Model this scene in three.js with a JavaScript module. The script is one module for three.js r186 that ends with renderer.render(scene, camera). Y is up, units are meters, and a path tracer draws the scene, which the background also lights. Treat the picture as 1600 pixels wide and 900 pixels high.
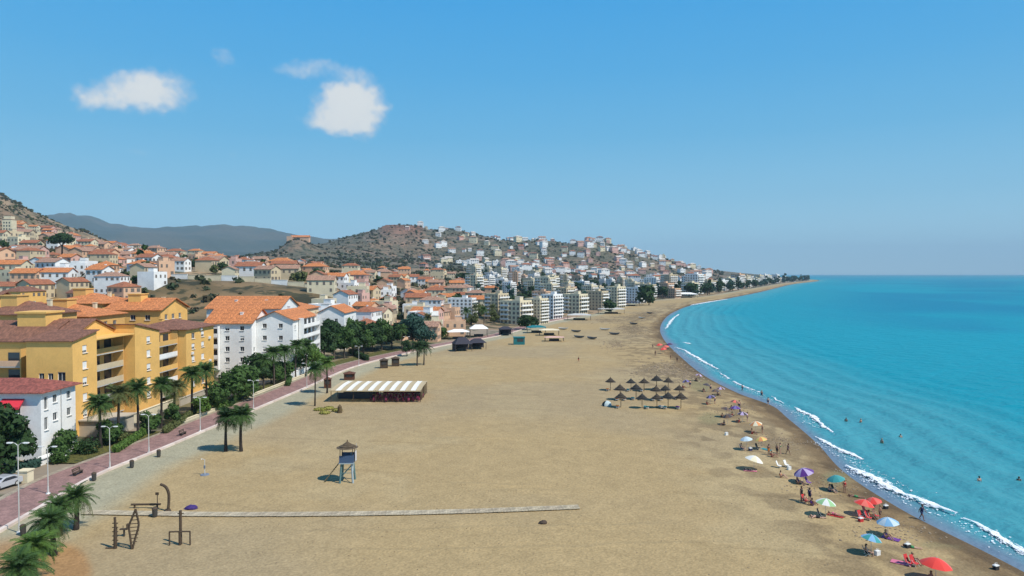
import * as THREE from 'three';
import { mergeGeometries, mergeVertices } from 'three/addons/utils/BufferGeometryUtils.js';
import { MarchingCubes } from 'three/addons/objects/MarchingCubes.js';

// ---------------------------------------------------------------- camera, sky, sun, exposure
const scene = new THREE.Scene();
const H = 27, F = 1080, HORIZON = 428;                       // drone height (m), focal length and horizon row in photo pixels
const camera = new THREE.PerspectiveCamera(2 * Math.atan(450 / F) * 180 / Math.PI, 16 / 9, 0.5, 90000);
camera.position.set(0, H, 0);
const PITCH = Math.atan((450 - HORIZON) / F);
camera.rotation.x = -PITCH;
const renderer = new THREE.WebGLRenderer({ antialias: true });
renderer.toneMapping = THREE.LinearToneMapping;
renderer.toneMappingExposure = 1.02;
renderer.shadowMap.enabled = true;

const SUN = new THREE.Vector3(1, 1.5, -0.12).normalize();
const sun = new THREE.DirectionalLight(new THREE.Color(1, 0.95, 0.86), 5);
sun.name = 'sun'; sun.position.copy(SUN).multiplyScalar(400); sun.castShadow = true;
sun.shadow.camera.left = sun.shadow.camera.bottom = -300; sun.shadow.camera.right = sun.shadow.camera.top = 300; sun.shadow.camera.far = 1500;
sun.shadow.mapSize.set(4096, 4096);
sun.target.position.set(0, 0, -150);
scene.add(sun, sun.target);
scene.fog = new THREE.FogExp2(new THREE.Color(0.58, 0.83, 1.0), 0.000064);

// ---------------------------------------------------------------- noise and random numbers
function rng(seed) { let a = seed >>> 0; return () => { a = (a + 0x6D2B79F5) | 0; let t = Math.imul(a ^ (a >>> 15), 1 | a); t = (t + Math.imul(t ^ (t >>> 7), 61 | t)) ^ t; return ((t ^ (t >>> 14)) >>> 0) / 4294967296; }; }
function h2(x, y) { let n = Math.imul(x | 0, 374761393) + Math.imul(y | 0, 668265263); n = Math.imul(n ^ (n >>> 13), 1274126177); return ((n ^ (n >>> 16)) >>> 0) / 4294967296; }
const fade = (t) => t * t * (3 - 2 * t);
function vn(x, y) {
  const ix = Math.floor(x), iy = Math.floor(y), fx = fade(x - ix), fy = fade(y - iy);
  const a = h2(ix, iy), b = h2(ix + 1, iy), c = h2(ix, iy + 1), d = h2(ix + 1, iy + 1);
  return a + (b - a) * fx + (c - a) * fy + (a - b - c + d) * fx * fy;
}
function fbm(x, y, o = 4) { let s = 0, a = 0.5, n = 0; for (let i = 0; i < o; i++) { s += a * vn(x, y); n += a; a *= 0.5; x = x * 2.03 + 17.1; y = y * 2.03 + 9.7; } return s / n; }
const clamp = (v, a = 0, b = 1) => Math.min(b, Math.max(a, v));
const sst = (a, b, v) => fade(clamp((v - a) / (b - a)));
const lerp = (a, b, t) => a + (b - a) * t;
const mix3 = (a, b, t) => [lerp(a[0], b[0], t), lerp(a[1], b[1], t), lerp(a[2], b[2], t)];
const s2l = (c) => (c <= 0.04045 ? c / 12.92 : ((c + 0.055) / 1.055) ** 2.4);
const rgb = (r, g, b) => [s2l(r / 255), s2l(g / 255), s2l(b / 255)];

// a photo pixel gives a direction; the height of what it touches gives the distance
function G(px, py, y = 0) {
  const c = Math.cos(PITCH), s = Math.sin(PITCH), u = (px - 800) / F, v = -(py - 450) / F;
  const dy = v * c - s, dz = -(c + v * s);
  const t = (y - H) / dy;
  return new THREE.Vector3(u * t, y, dz * t);
}
const pxOf = (x, D) => 800 + x / D * F;

// ---------------------------------------------------------------- the sky: clear air paling towards the horizon, a few small clouds
{
  const W = 4096, R = 2048, data = new Float32Array(W * R * 4);
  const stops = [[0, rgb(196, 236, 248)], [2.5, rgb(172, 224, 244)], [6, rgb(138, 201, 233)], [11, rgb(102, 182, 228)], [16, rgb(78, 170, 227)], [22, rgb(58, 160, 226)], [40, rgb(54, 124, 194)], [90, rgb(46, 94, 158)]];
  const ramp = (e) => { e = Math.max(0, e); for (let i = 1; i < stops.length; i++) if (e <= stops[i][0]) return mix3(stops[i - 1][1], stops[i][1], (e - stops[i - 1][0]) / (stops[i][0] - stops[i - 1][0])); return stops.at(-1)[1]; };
  // clouds: [azimuth, elevation] of lobes in degrees, from photo pixels
  const dirOf = (px, py) => { const u = (px - 800) / F, v = (HORIZON - py) / F; return [Math.atan(u) * 180 / Math.PI, Math.atan(v / Math.hypot(1, u)) * 180 / Math.PI]; };
  const clouds = [   // px, py, rx, ry (pixels), density
    [[205, 148, 40, 21, 1], [250, 146, 38, 25, 1.1], [232, 134, 32, 16, .95], [142, 156, 20, 14, .8], [178, 158, 26, 9, .5]],
    [[540, 170, 40, 32, 1.5], [566, 165, 32, 30, 1.5], [520, 190, 38, 20, 1.0], [556, 196, 36, 20, 1.1], [596, 170, 20, 8, .4], [542, 152, 27, 18, 1.4]],
    [[470, 112, 44, 14, .34], [552, 116, 30, 12, .36], [505, 104, 34, 10, .22]],
    [[352, 92, 22, 14, .24]], [[213, 238, 24, 9, .12]], [[368, 240, 20, 11, .1]],
  ];
  const lobes = [];
  for (const c of clouds) for (const [px, py, rx, ry, k] of c) { const [a, e] = dirOf(px, py); lobes.push([a, e, rx / F * 57.3 * 1.0, ry / F * 57.3, k]); }
  const density = (a, e) => {
    let m = 0;
    const wx = (fbm(a * 1.5 + 50, e * 1.7, 4) - .5) * 1.1, wy = (fbm(a * 1.5 + 90, e * 1.7 + 40, 4) - .5) * .8;
    for (const [la, le, ra, re, k] of lobes) { const d = ((a + wx - la) / ra) ** 2 + ((e + wy - le) / re) ** 2 * (e < le ? 1.25 : 1); if (d < 2.2) m += k * Math.exp(-d * 1.6); }
    return m;
  };
  for (let r = 0; r < R; r++) {
    const el = ((r + .5) / R - .5) * 180, base = ramp(el);
    for (let c = 0; c < W; c++) {
      const i = (r * W + c) * 4; let col = base;
      if (el > 4 && el < 24) {
        const t = ((c + .5) / W - .5) * 2 * Math.PI, az = Math.atan2(Math.cos(t), -Math.sin(t)) * 180 / Math.PI;   // 0 along -z, positive towards +x
        if (az > -42 && az < -6) {
          let m = density(az, el); const n = fbm(az * 3.5 + 7, el * 4 + 3, 5);
          m = 1 - Math.exp(-Math.max(0, m * (.55 + .9 * n) - .07) * 1.9);
          if (m > 0) col = mix3(base, mix3(rgb(196, 208, 224), rgb(232, 233, 230), m), Math.min(.95, m * 1.1));
        }
      }
      data[i] = col[0]; data[i + 1] = col[1]; data[i + 2] = col[2]; data[i + 3] = 1;
    }
  }
  const sky = new THREE.DataTexture(data, W, R, THREE.RGBAFormat, THREE.FloatType);
  sky.mapping = THREE.EquirectangularReflectionMapping; sky.magFilter = sky.minFilter = THREE.LinearFilter; sky.needsUpdate = true;
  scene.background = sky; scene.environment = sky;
}

// ---------------------------------------------------------------- textures and materials
function tex(n, f, srgb = true) {   // f(u, v) -> grey or [r, g, b] in 0..1
  const d = new Uint8Array(n * n * 4);
  for (let y = 0; y < n; y++) for (let x = 0; x < n; x++) { const v = f(x / n, y / n), i = (y * n + x) * 4; const a = Array.isArray(v) ? v : [v, v, v]; for (let k = 0; k < 3; k++) d[i + k] = clamp(a[k]) * 255; d[i + 3] = 255; }
  const t = new THREE.DataTexture(d, n, n); t.wrapS = t.wrapT = THREE.RepeatWrapping; t.magFilter = THREE.LinearFilter; t.minFilter = THREE.LinearMipmapLinearFilter; t.generateMipmaps = true;
  if (srgb) t.colorSpace = THREE.SRGBColorSpace; t.needsUpdate = true; return t;
}
function vnp(x, y, p) { const ix = Math.floor(x), iy = Math.floor(y), fx = fade(x - ix), fy = fade(y - iy), w = (k) => ((k % p) + p) % p, x0 = w(ix), x1 = w(ix + 1), y0 = w(iy), y1 = w(iy + 1), o = p * 131; const a = h2(x0 + o, y0), b = h2(x1 + o, y0), c = h2(x0 + o, y1), d = h2(x1 + o, y1); return a + (b - a) * fx + (c - a) * fy + (a - b - c + d) * fx * fy; }
function tileNoise(u, v, p, o = 4) { let s = 0, a = .5, n = 0; for (let i = 0; i < o; i++) { s += a * vnp(u * p, v * p, p); n += a; a *= .5; p *= 2; } return s / n; }   // repeats without a seam over 0..1
const rep = (t, s) => { const c = t.clone(); c.repeat.set(1 / s, 1 / s); c.needsUpdate = true; return c; };
const T = {
  sand: tex(1024, (u, v) => .85 + .07 * (tileNoise(u, v, 14, 6) - .5) + .16 * (tileNoise(u, v, 150, 2) - .5)),
  sandBump: tex(1024, (u, v) => .5 + .5 * (tileNoise(u, v, 40, 3) - .5) + .5 * (tileNoise(u, v, 130, 2) - .5), false),
  plaster: tex(512, (u, v) => { const a = tileNoise(u, v, 5, 5), b = tileNoise(u * 1, v, 40, 2); return .94 + .22 * (a - .5) + .1 * (b - .5); }, false),
  tiles: tex(256, (u, v) => { const c = Math.floor(u * 16), r = Math.floor(v * 12); const a = h2(c, r + 77); return .72 + .22 * a + .18 * (tileNoise(u, v, 6, 4) - .5) - ((u * 16) % 1 < .14 ? .16 : 0) - ((v * 12) % 1 < .1 ? .12 : 0); }),
  tilesBump: tex(256, (u, v) => .5 + .5 * Math.sin(u * 16 * 2 * Math.PI) * .8 - ((v * 12) % 1) * .2, false),
  water: tex(1024, (u, v) => .5 + .62 * (tileNoise(u, v * 1, 14, 5) - .5) + .3 * (tileNoise(v, u, 44, 3) - .5), false),
  pave: tex(512, (u, v) => { const c = Math.floor(u * 32), r = Math.floor(v * 32); return .8 + .14 * (h2(c, r) - .5) + .24 * (tileNoise(u, v, 7, 5) - .5) - ((u * 32) % 1 < .1 || (v * 32) % 1 < .1 ? .06 : 0); }),
  bark: tex(256, (u, v) => .7 + .4 * (tileNoise(u, v, 12, 3) - .5) - ((v * 18) % 1 < .3 ? .16 : 0)),
  scrub: tex(1024, (u, v) => { const a = tileNoise(u, v, 40, 4), b = tileNoise(u + .4, v, 14, 4); const k = sst(.5, .6, a * .6 + b * .4); return mix3([.93, .9, .86], [.5, .55, .45], k); }),
  wood: tex(256, (u, v) => .75 + .3 * (tileNoise(u * 1, v, 5, 3) - .5) + .15 * (h2(Math.floor(u * 64), 3) - .5)),
};
const mats = {};
function M(key, color, o = {}) {
  if (mats[key]) return mats[key];
  const { map, s = 4, bump, bs = .01, ...rest } = o;
  const m = new THREE.MeshPhysicalMaterial({ roughness: .85, ...rest });
  if (color) m.color.setRGB(...color);
  if (map) m.map = rep(map, s);
  if (bump) { m.bumpMap = rep(bump, s); m.bumpScale = bs; }
  m.name = key; return (mats[key] = m);
}

// ---------------------------------------------------------------- scene helpers
const taken = {};
const numbered = (n) => { const k = (taken[n] = (taken[n] ?? -1) + 1); return k ? `${n}_${String(k).padStart(3, '0')}` : n; };
const shade = (o) => { o.castShadow = o.receiveShadow = true; return o; };
function part(name, geo, m, parent, kind) { const o = shade(new THREE.Mesh(geo, m)); o.name = name; if (kind) o.userData.kind = kind; parent.add(o); return o; }
function thing(name, label, category, pos = [0, 0, 0], turn = 0, group) {
  const o = new THREE.Group(); o.name = numbered(name); scene.add(o); o.position.set(...(pos.isVector3 ? [pos.x, pos.y, pos.z] : pos)); o.rotation.y = turn;
  o.userData = { label, category }; if (group) o.userData.group = group; return o;
}
function lone(name, geo, m, label, category, pos, turn = 0, group) { const o = shade(new THREE.Mesh(geo, m)); o.name = numbered(name); scene.add(o); if (pos) o.position.set(...(pos.isVector3 ? [pos.x, pos.y, pos.z] : pos)); o.rotation.y = turn; o.userData = { label, category }; if (group) o.userData.group = group; return o; }
function struct(name, geo, m, label, category) { const o = shade(new THREE.Mesh(geo, m)); o.name = numbered(name); o.userData = { kind: 'structure', label, category }; scene.add(o); return o; }
function stuff(name, o, label, category) { o.name = numbered(name); o.userData = { kind: 'stuff', label, category }; shade(o); scene.add(o); return o; }
function copy(o, pos, turn, label, group) { const c = o.clone(); c.name = numbered(o.name.replace(/_\d{3}$/, '')); c.userData = { ...o.userData }; scene.add(c); c.position.set(...(pos.isVector3 ? [pos.x, pos.y, pos.z] : pos)); c.rotation.y = turn; if (label) c.userData.label = label; if (group) c.userData.group = group; return c; }

// ---------------------------------------------------------------- geometry helpers
function uvBox(g) {  // uv in metres by the main direction of each face
  g = g.index ? g.toNonIndexed() : g; if (!g.attributes.normal) g.computeVertexNormals();
  const p = g.attributes.position, uv = new Float32Array(p.count * 2), a = new THREE.Vector3(), b = new THREE.Vector3(), c = new THREE.Vector3();
  for (let i = 0; i < p.count; i += 3) {
    a.fromBufferAttribute(p, i); b.fromBufferAttribute(p, i + 1).sub(a); c.fromBufferAttribute(p, i + 2).sub(a); b.cross(c);
    const x = Math.abs(b.x), y = Math.abs(b.y), z = Math.abs(b.z);
    for (let k = 0; k < 3; k++) { const X = p.getX(i + k), Y = p.getY(i + k), Z = p.getZ(i + k); const q = y >= x && y >= z ? [X, Z] : x >= z ? [Z, Y] : [X, Y]; uv[(i + k) * 2] = q[0]; uv[(i + k) * 2 + 1] = q[1]; }
  }
  g.setAttribute('uv', new THREE.BufferAttribute(uv, 2)); return g;
}
const clean = (g) => { g = g.index ? g.toNonIndexed() : g; for (const k of Object.keys(g.attributes)) if (!['position', 'normal', 'uv'].includes(k)) g.deleteAttribute(k); if (!g.attributes.normal) g.computeVertexNormals(); if (!g.attributes.uv) uvBox(g); return g; };
const merge = (list) => mergeGeometries(list.map(clean), false);
function bx(w, h, d, x = 0, y = 0, z = 0, ry = 0, rx = 0, rz = 0) {  // y is the bottom
  const g = new THREE.BoxGeometry(w, h, d); if (rx) g.rotateX(rx); if (rz) g.rotateZ(rz); if (ry) g.rotateY(ry); g.translate(x, y + h / 2, z); return uvBox(g);
}
function cyl(r0, r1, h, x = 0, y = 0, z = 0, n = 10) { const g = new THREE.CylinderGeometry(r1, r0, h, n); g.translate(x, y + h / 2, z); return clean(g); }
function bar(a, b, r, n = 6, r2 = r) {  // a round bar between two points
  const A = new THREE.Vector3(...a), B = new THREE.Vector3(...b), d = B.clone().sub(A), g = new THREE.CylinderGeometry(r2, r, d.length(), n);
  g.applyQuaternion(new THREE.Quaternion().setFromUnitVectors(new THREE.Vector3(0, 1, 0), d.normalize())); g.translate((A.x + B.x) / 2, (A.y + B.y) / 2, (A.z + B.z) / 2); return clean(g);
}
function tube(pts, r, n = 6, seg = 24) { return clean(new THREE.TubeGeometry(new THREE.CatmullRomCurve3(pts.map((p) => new THREE.Vector3(...p))), seg, r, n, false)); }
function poly(verts, faces) {  // flat-shaded solid from corner points
  const pos = []; for (const f of faces) for (let i = 2; i < f.length; i++) for (const k of [f[0], f[i - 1], f[i]]) pos.push(...verts[k]);
  const g = new THREE.BufferGeometry(); g.setAttribute('position', new THREE.Float32BufferAttribute(pos, 3)); g.computeVertexNormals(); return uvBox(g);
}
function gridMesh(nr, nc, f, colored) {  // f(r, c) -> {p:[x,y,z], c:[r,g,b], uv}
  const pos = new Float32Array(nr * nc * 3), uv = new Float32Array(nr * nc * 2), col = colored ? new Float32Array(nr * nc * 3) : null, idx = new Uint32Array((nr - 1) * (nc - 1) * 6);
  for (let r = 0; r < nr; r++) for (let c = 0; c < nc; c++) { const i = r * nc + c, q = f(r, c); pos.set(q.p, i * 3); uv[i * 2] = q.p[0]; uv[i * 2 + 1] = q.p[2]; if (col) col.set(q.c, i * 3); }
  let k = 0; for (let r = 0; r < nr - 1; r++) for (let c = 0; c < nc - 1; c++) { const a = r * nc + c, b = a + 1, d = a + nc, e = d + 1; idx[k++] = a; idx[k++] = b; idx[k++] = d; idx[k++] = b; idx[k++] = e; idx[k++] = d; }
  const g = new THREE.BufferGeometry(); g.setAttribute('position', new THREE.BufferAttribute(pos, 3)); g.setAttribute('uv', new THREE.BufferAttribute(uv, 2)); if (col) g.setAttribute('color', new THREE.BufferAttribute(col, 3)); g.setIndex(new THREE.BufferAttribute(idx, 1)); g.computeVertexNormals(); return g;
}
function spline(pts) {  // pts [[d, v]...] sorted by d: smooth interpolation
  return (d) => {
    if (d <= pts[0][0]) return pts[0][1]; const n = pts.length - 1; if (d >= pts[n][0]) return pts[n][1];
    let i = 0; while (pts[i + 1][0] < d) i++;
    const t = (d - pts[i][0]) / (pts[i + 1][0] - pts[i][0]); const sl = (k) => (k < 0 || k >= n ? null : (pts[k + 1][1] - pts[k][1]) / (pts[k + 1][0] - pts[k][0]));
    const m0 = ((sl(i - 1) ?? sl(i)) + sl(i)) / 2, m1 = ((sl(i + 1) ?? sl(i)) + sl(i)) / 2, w = pts[i + 1][0] - pts[i][0], t2 = t * t, t3 = t2 * t;
    return (2 * t3 - 3 * t2 + 1) * pts[i][1] + (t3 - 2 * t2 + t) * w * m0 + (-2 * t3 + 3 * t2) * pts[i + 1][1] + (t3 - t2) * w * m1;
  };
}

// ---------------------------------------------------------------- the coast line and the promenade line
const SEA = -0.6;
const shorePts = [[1590, 890], [1532, 860], [1417, 802], [1320, 740], [1274, 692], [1228, 652], [1207, 635], [1156, 616], [1103, 589], [1060, 555], [1040, 535], [1031, 517], [1037, 500], [1052, 488], [1084, 476], [1134, 467], [1184, 457], [1234, 445], [1276, 437.5]].map(([x, y]) => { const p = G(x, y, SEA); return [-p.z, p.x]; });
shorePts.unshift([30, 49.5]); shorePts.push([3700, 1500], [4300, 1350], [6500, 1300], [90000, 1300]);
const shoreX = spline(shorePts);                                       // x of the water's edge at distance D
const kerbPts = [[52, 802], [150, 745], [245, 706], [330, 670], [400, 640], [480, 606], [560, 572], [690, 541], [780, 525], [850, 505], [930, 490], [970, 478], [1010, 470], [1098, 463]].map(([x, y]) => { const p = G(x, y); return [-p.z, p.x]; });
kerbPts.unshift([30, -50]); kerbPts.push([1050, 335], [1900, 735], [3260, 1390], [3700, 1440], [4300, 1300], [6500, 1250], [90000, 1250]);
const kerbX = spline(kerbPts);                                         // x of the promenade's seaward kerb at distance D

// ---------------------------------------------------------------- the land: heights by distance and bearing
const LD = [40, 200, 290, 370, 480, 650, 900, 1300, 1700, 2300, 2900, 3400, 4200, 6500, 9000, 12000, 16000];
const LP = [-900, -400, 0, 100, 200, 300, 400, 500, 600, 700, 800, 900, 1000, 1100, 1200, 1300];
const LH = [
  [0, 0, 0, 0, 0, 0, 0, 0, 0, 0, 0, 0, 0, 0, 0, 0],
  [4, 3, 1, 0, 0, 0, 0, 0, 0, 0, 0, 0, 0, 0, 0, 0],
  [12, 9, 8, 7, 6, 6, 6, 4, 2, 1, 0, 0, 0, 0, 0, 0],
  [40, 31, 26, 25, 25, 24, 23, 19, 6, 3, 2, 1, 1, 1, 1, 1],
  [60, 47, 38, 36, 33, 30, 27, 23, 12, 6, 3, 2, 1, 1, 1, 1],
  [100, 82, 62, 54, 44, 38, 33, 29, 20, 11, 6, 3, 2, 1, 1, 1],
  [180, 150, 100, 74, 56, 46, 40, 35, 30, 24, 14, 8, 4, 2, 1, 1],
  [260, 230, 174, 106, 66, 52, 50, 48, 40, 32, 24, 14, 8, 3, 2, 1],
  [280, 250, 165, 90, 60, 56, 74, 88, 76, 56, 45, 30, 18, 6, 3, 1],
  [300, 270, 150, 80, 56, 60, 85, 124, 176, 164, 144, 130, 94, 40, 10, 2],
  [300, 290, 150, 80, 50, 50, 60, 90, 120, 120, 110, 100, 70, 46, 20, 3],
  [280, 250, 120, 70, 50, 50, 70, 90, 100, 100, 90, 80, 60, 40, 16, 2],
  [240, 200, 100, 60, 50, 60, 80, 100, 100, 90, 80, 60, 40, 20, 2, 0],
  [500, 480, 350, 350, 300, 260, 220, 180, 150, 120, 90, 50, 20, 0, 0, 0],
  [980, 900, 800, 750, 705, 670, 590, 500, 360, 260, 180, 80, 20, 0, 0, 0],
  [900, 800, 700, 600, 500, 420, 360, 300, 260, 200, 150, 80, 20, 0, 0, 0],
  [200, 200, 200, 200, 200, 200, 200, 200, 150, 100, 80, 30, 5, 0, 0, 0],
];
const LL = LD.map(Math.log);
function table(D, px) {
  const l = Math.log(clamp(D, LD[0], LD.at(-1))); let i = 0; while (i < LD.length - 2 && LL[i + 1] < l) i++;
  px = clamp(px, LP[0], LP.at(-1)); let j = 0; while (j < LP.length - 2 && LP[j + 1] < px) j++;
  const ti = (l - LL[i]) / (LL[i + 1] - LL[i]), tj = (px - LP[j]) / (LP[j + 1] - LP[j]);
  const cr = (p0, p1, p2, p3, t) => p1 + .5 * t * (p2 - p0 + t * (2 * p0 - 5 * p1 + 4 * p2 - p3 + t * (3 * (p1 - p2) + p3 - p0)));
  const row = (k) => { const a = LH[clamp(k, 0, LD.length - 1)], c = (n) => a[clamp(n, 0, LP.length - 1)]; return cr(c(j - 1), c(j), c(j + 1), c(j + 2), tj); };
  return lerp(row(i), row(i + 1), fade(ti));
}
const cliff = (D, px) => Math.exp(-(((D - 2300) / 260) ** 2)) * (sst(588, 604, px) - sst(655, 668, px));
function land(x, D) {
  const px = pxOf(x, D); let h = table(D, px);
  h += 34 * Math.exp(-(((px - 462) / 26) ** 2) - ((D - 1700) / 170) ** 2) + 12 * cliff(D, px) + 16 * Math.exp(-(((px - 940) / 30) ** 2) - ((D - 2300) / 260) ** 2);
  const s = D > 5000 ? 800 : D > 1000 ? 190 : 60, amp = Math.min(h * .3, D > 5000 ? 270 : D > 1000 ? 26 : 3.5);
  h += amp * (fbm(x / s + 31, D / s + 11, 5) - .5) * 1.5;
  const edge = kerbX(D) - x, w = 26 + .05 * D;
  return Math.max(0, h) * sst(4, w, edge) - .12 - (edge < 1 ? .5 : 0);
}
const place = (px, D) => { const x = (px - 800) / F * D; return new THREE.Vector3(x, land(x, D), -D); };
// ---------------------------------------------------------------- terrain
{
  const rows = []; for (let D = 25; D < 16000; D *= D < 120 ? 1.03 : 1.0125) rows.push(D);
  const nc = 300, dry = rgb(158, 138, 112), dry2 = rgb(132, 112, 92), green = rgb(84, 92, 62), red = rgb(150, 96, 76), street = rgb(150, 140, 126), garden = rgb(120, 112, 78), hillA = rgb(142, 122, 104), hillB = rgb(98, 98, 82);
  const g = gridMesh(rows.length, nc, (r, c) => {
    const D = rows[r], t = c / (nc - 1), pe = pxOf(kerbX(D) + 2, D), px = lerp(-900, pe, D < 300 ? 1 - (1 - t) ** 1.6 : t), x = (px - 800) / F * D, y = land(x, D);
    const n = fbm(x / 23 + 5, D / 23, 4), n2 = fbm(x / 120 + 50, D / 120, 4);
    let col = D < 330 ? mix3(street, garden, sst(.42, .6, n)) : mix3(mix3(dry, dry2, sst(.35, .65, n2)), green, sst(.5, .66, n * .5 + n2 * .5) * .75);
    if (D > 1100) { const k = sst(1160, 1260, D + 420 * (n2 - .5)) * (px > 380 ? 1 : .55); col = mix3(col, mix3(hillA, hillB, sst(.36, .56, n * .55 + n2 * .45)), k); }
    if (D > 300 && D < 400 && px < 560) col = mix3(rgb(134, 114, 82), rgb(100, 88, 60), sst(.4, .6, n));
    if (D > 4600) col = mix3(rgb(58, 70, 52), rgb(86, 84, 64), sst(.4, .62, fbm(x / 500, D / 500, 4)));   // wooded mountains
    col = mix3(col, red, cliff(D, px) * .85 * sst(.3, .5, n2 + .15));
    return { p: [x, y, -D], c: col };
  }, true);
  struct('terrain', g, M('terrain', [1, 1, 1], { vertexColors: true, map: T.scrub, s: 180, roughness: 1, bump: T.sandBump, bs: .3 }), 'dry brown hills and town ground rising inland from the beach', 'terrain');
}

// ---------------------------------------------------------------- beach
const FURROWS = [[(H * F) / 224, -19, 6, .9, .16, .02], [(H * F) / 258, -13, 2, 1.2, .22, .01], [(H * F) / 257, 5, 15, .9, .14, 0], [(H * F) / 341, -3, 9, .8, .2, -.08], [(H * F) / 332, -10, 3, .7, .14, -.05], [(H * F) / 190, -8, 22, 1.2, .12, .05], [(H * F) / 170, -20, 26, 1.2, .12, .02], [(H * F) / 286, -32, -20, .8, .12, .03], [(H * F) / 400, -24, 18, .6, .1, .06], [(H * F) / 430, -20, 26, .5, .08, .04]];   // low drifts raked up across the open sand
const shoreLift = lerp(SEA, 0, sst(-2, 11, 0));
function sandY(x, D) {
  const off = shoreX(D) - x;   // metres inland from the water's edge
  const y = .10 * (fbm(x / 9, D / 9, 3) - .5) * sst(0, 12, off) + .35 * (fbm(x / 38 + 4, D / 38, 3) - .5) * sst(6, 25, off);
  let fur = 0; for (const [D0, x0, x1, w, k, s] of FURROWS) { const d = (D - D0 - s * x - 1.6 * (fbm(x / 6, D0, 3) - .5)) / w; if (Math.abs(d) < 3) fur += k * (Math.exp(-d * d) - .7 * Math.exp(-((d - 1.3) ** 2))) * sst(x0, x0 + 5, x) * (1 - sst(x1 - 5, x1, x)) * (.4 + 1.2 * fbm(x / 4, D0 + 5, 3)); }
  return y + fur + (off > 0 ? lerp(SEA, 0, sst(-2, 11, off)) : shoreLift + off * .11);
}
{
  const rows = []; for (let D = 28; D < 3600; D *= D < 170 ? 1.0042 : D < 500 ? 1.006 : 1.02) rows.push(D);
  const nc = 260, base = rgb(194, 168, 123), grey = rgb(186, 164, 126), pale = rgb(200, 178, 136), path = rgb(186, 180, 152), wet = rgb(112, 94, 72), wet2 = rgb(126, 102, 74), gravel = rgb(128, 110, 86), olive = rgb(150, 142, 104), clay = rgb(190, 142, 92);
  const g = gridMesh(rows.length, nc, (r, c) => {
    const D = rows[r], t = c / (nc - 1), L = kerbX(D) - .1, S = shoreX(D) + 14; const k = t < .6 ? t / .6 * .72 : .72 + (t - .6) / .4 * .28; const x = lerp(L, S, k);
    const off = shoreX(D) - x, inl = x - L, px = pxOf(x, D), py = HORIZON + H * F / D;
    const n = fbm(x / 14 + 3, D / 14, 4), n2 = fbm(x / 42 + 9, D / 30 + 2, 4), f = fbm(x / 1.3, D / 1.3, 3);
    let col = mix3(base, grey, sst(.38, .66, n2)); col = mix3(col, pale, sst(.52, .72, n) * .5);
    col = mix3(col, path, (1 - sst(5, 10, inl + 4 * (n - .5))) * .9);
    const edge = off + 7 * (fbm(x / 5 + 60, D / 7, 5) - .5);   // damp and wet sand along the water, ragged edge
    const trod = (1 - sst(14, 26, off + 12 * (n - .5))) * sst(.42, .58, fbm(x / 2.6, D / 3.2, 3)) ; col = mix3(col, gravel, trod * .55);
    col = mix3(col, wet2, (1 - sst(3.2, 5.6, edge)) * .6); col = mix3(col, wet, (1 - sst(.9, 2.2, edge + 1.6 * (f - .5))) * .8);
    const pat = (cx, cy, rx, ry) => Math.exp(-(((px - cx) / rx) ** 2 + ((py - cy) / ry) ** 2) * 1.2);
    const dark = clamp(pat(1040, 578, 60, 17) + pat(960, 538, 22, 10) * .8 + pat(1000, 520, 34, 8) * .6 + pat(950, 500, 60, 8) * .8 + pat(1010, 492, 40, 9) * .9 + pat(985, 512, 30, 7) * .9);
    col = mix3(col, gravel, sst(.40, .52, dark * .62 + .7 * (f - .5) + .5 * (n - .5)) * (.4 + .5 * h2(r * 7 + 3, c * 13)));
    const oliveK = pat(1095, 600, 26, 16) + pat(1310, 745, 30, 18) + pat(1110, 655, 26, 12) + pat(1470, 850, 60, 12) * .6; col = mix3(col, olive, sst(.3, .8, oliveK * (.6 + .8 * f)) * .7);
    col = mix3(col, clay, sst(.35, .75, (pat(20, 880, 95, 60) + pat(105, 905, 40, 46)) * (.6 + .8 * n)) * .75);
    const v = .93 + .14 * f;
    // wheel tracks and raked lines across the open sand
    const tr = Math.abs(((x * .23 + D * 1.0 + 9 * n2) / 17) % 1 - .5); const tk = tr < .02 && n > .46 ? .9 : 1;
    let y = sandY(x, D); if (inl < 1.5) y = Math.min(y, -.02);
    return { p: [x, y, -D], c: col.map((q) => q * v * tk) };
  }, true);
  struct('beach_sand', g, M('sand', [1, 1, 1], { vertexColors: true, map: T.sand, s: 26, bump: T.sandBump, bs: .08, roughness: 1, specularIntensity: .2 }), 'wide flat grey-brown sand beach with damp brown sand along the water', 'beach');
}

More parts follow.
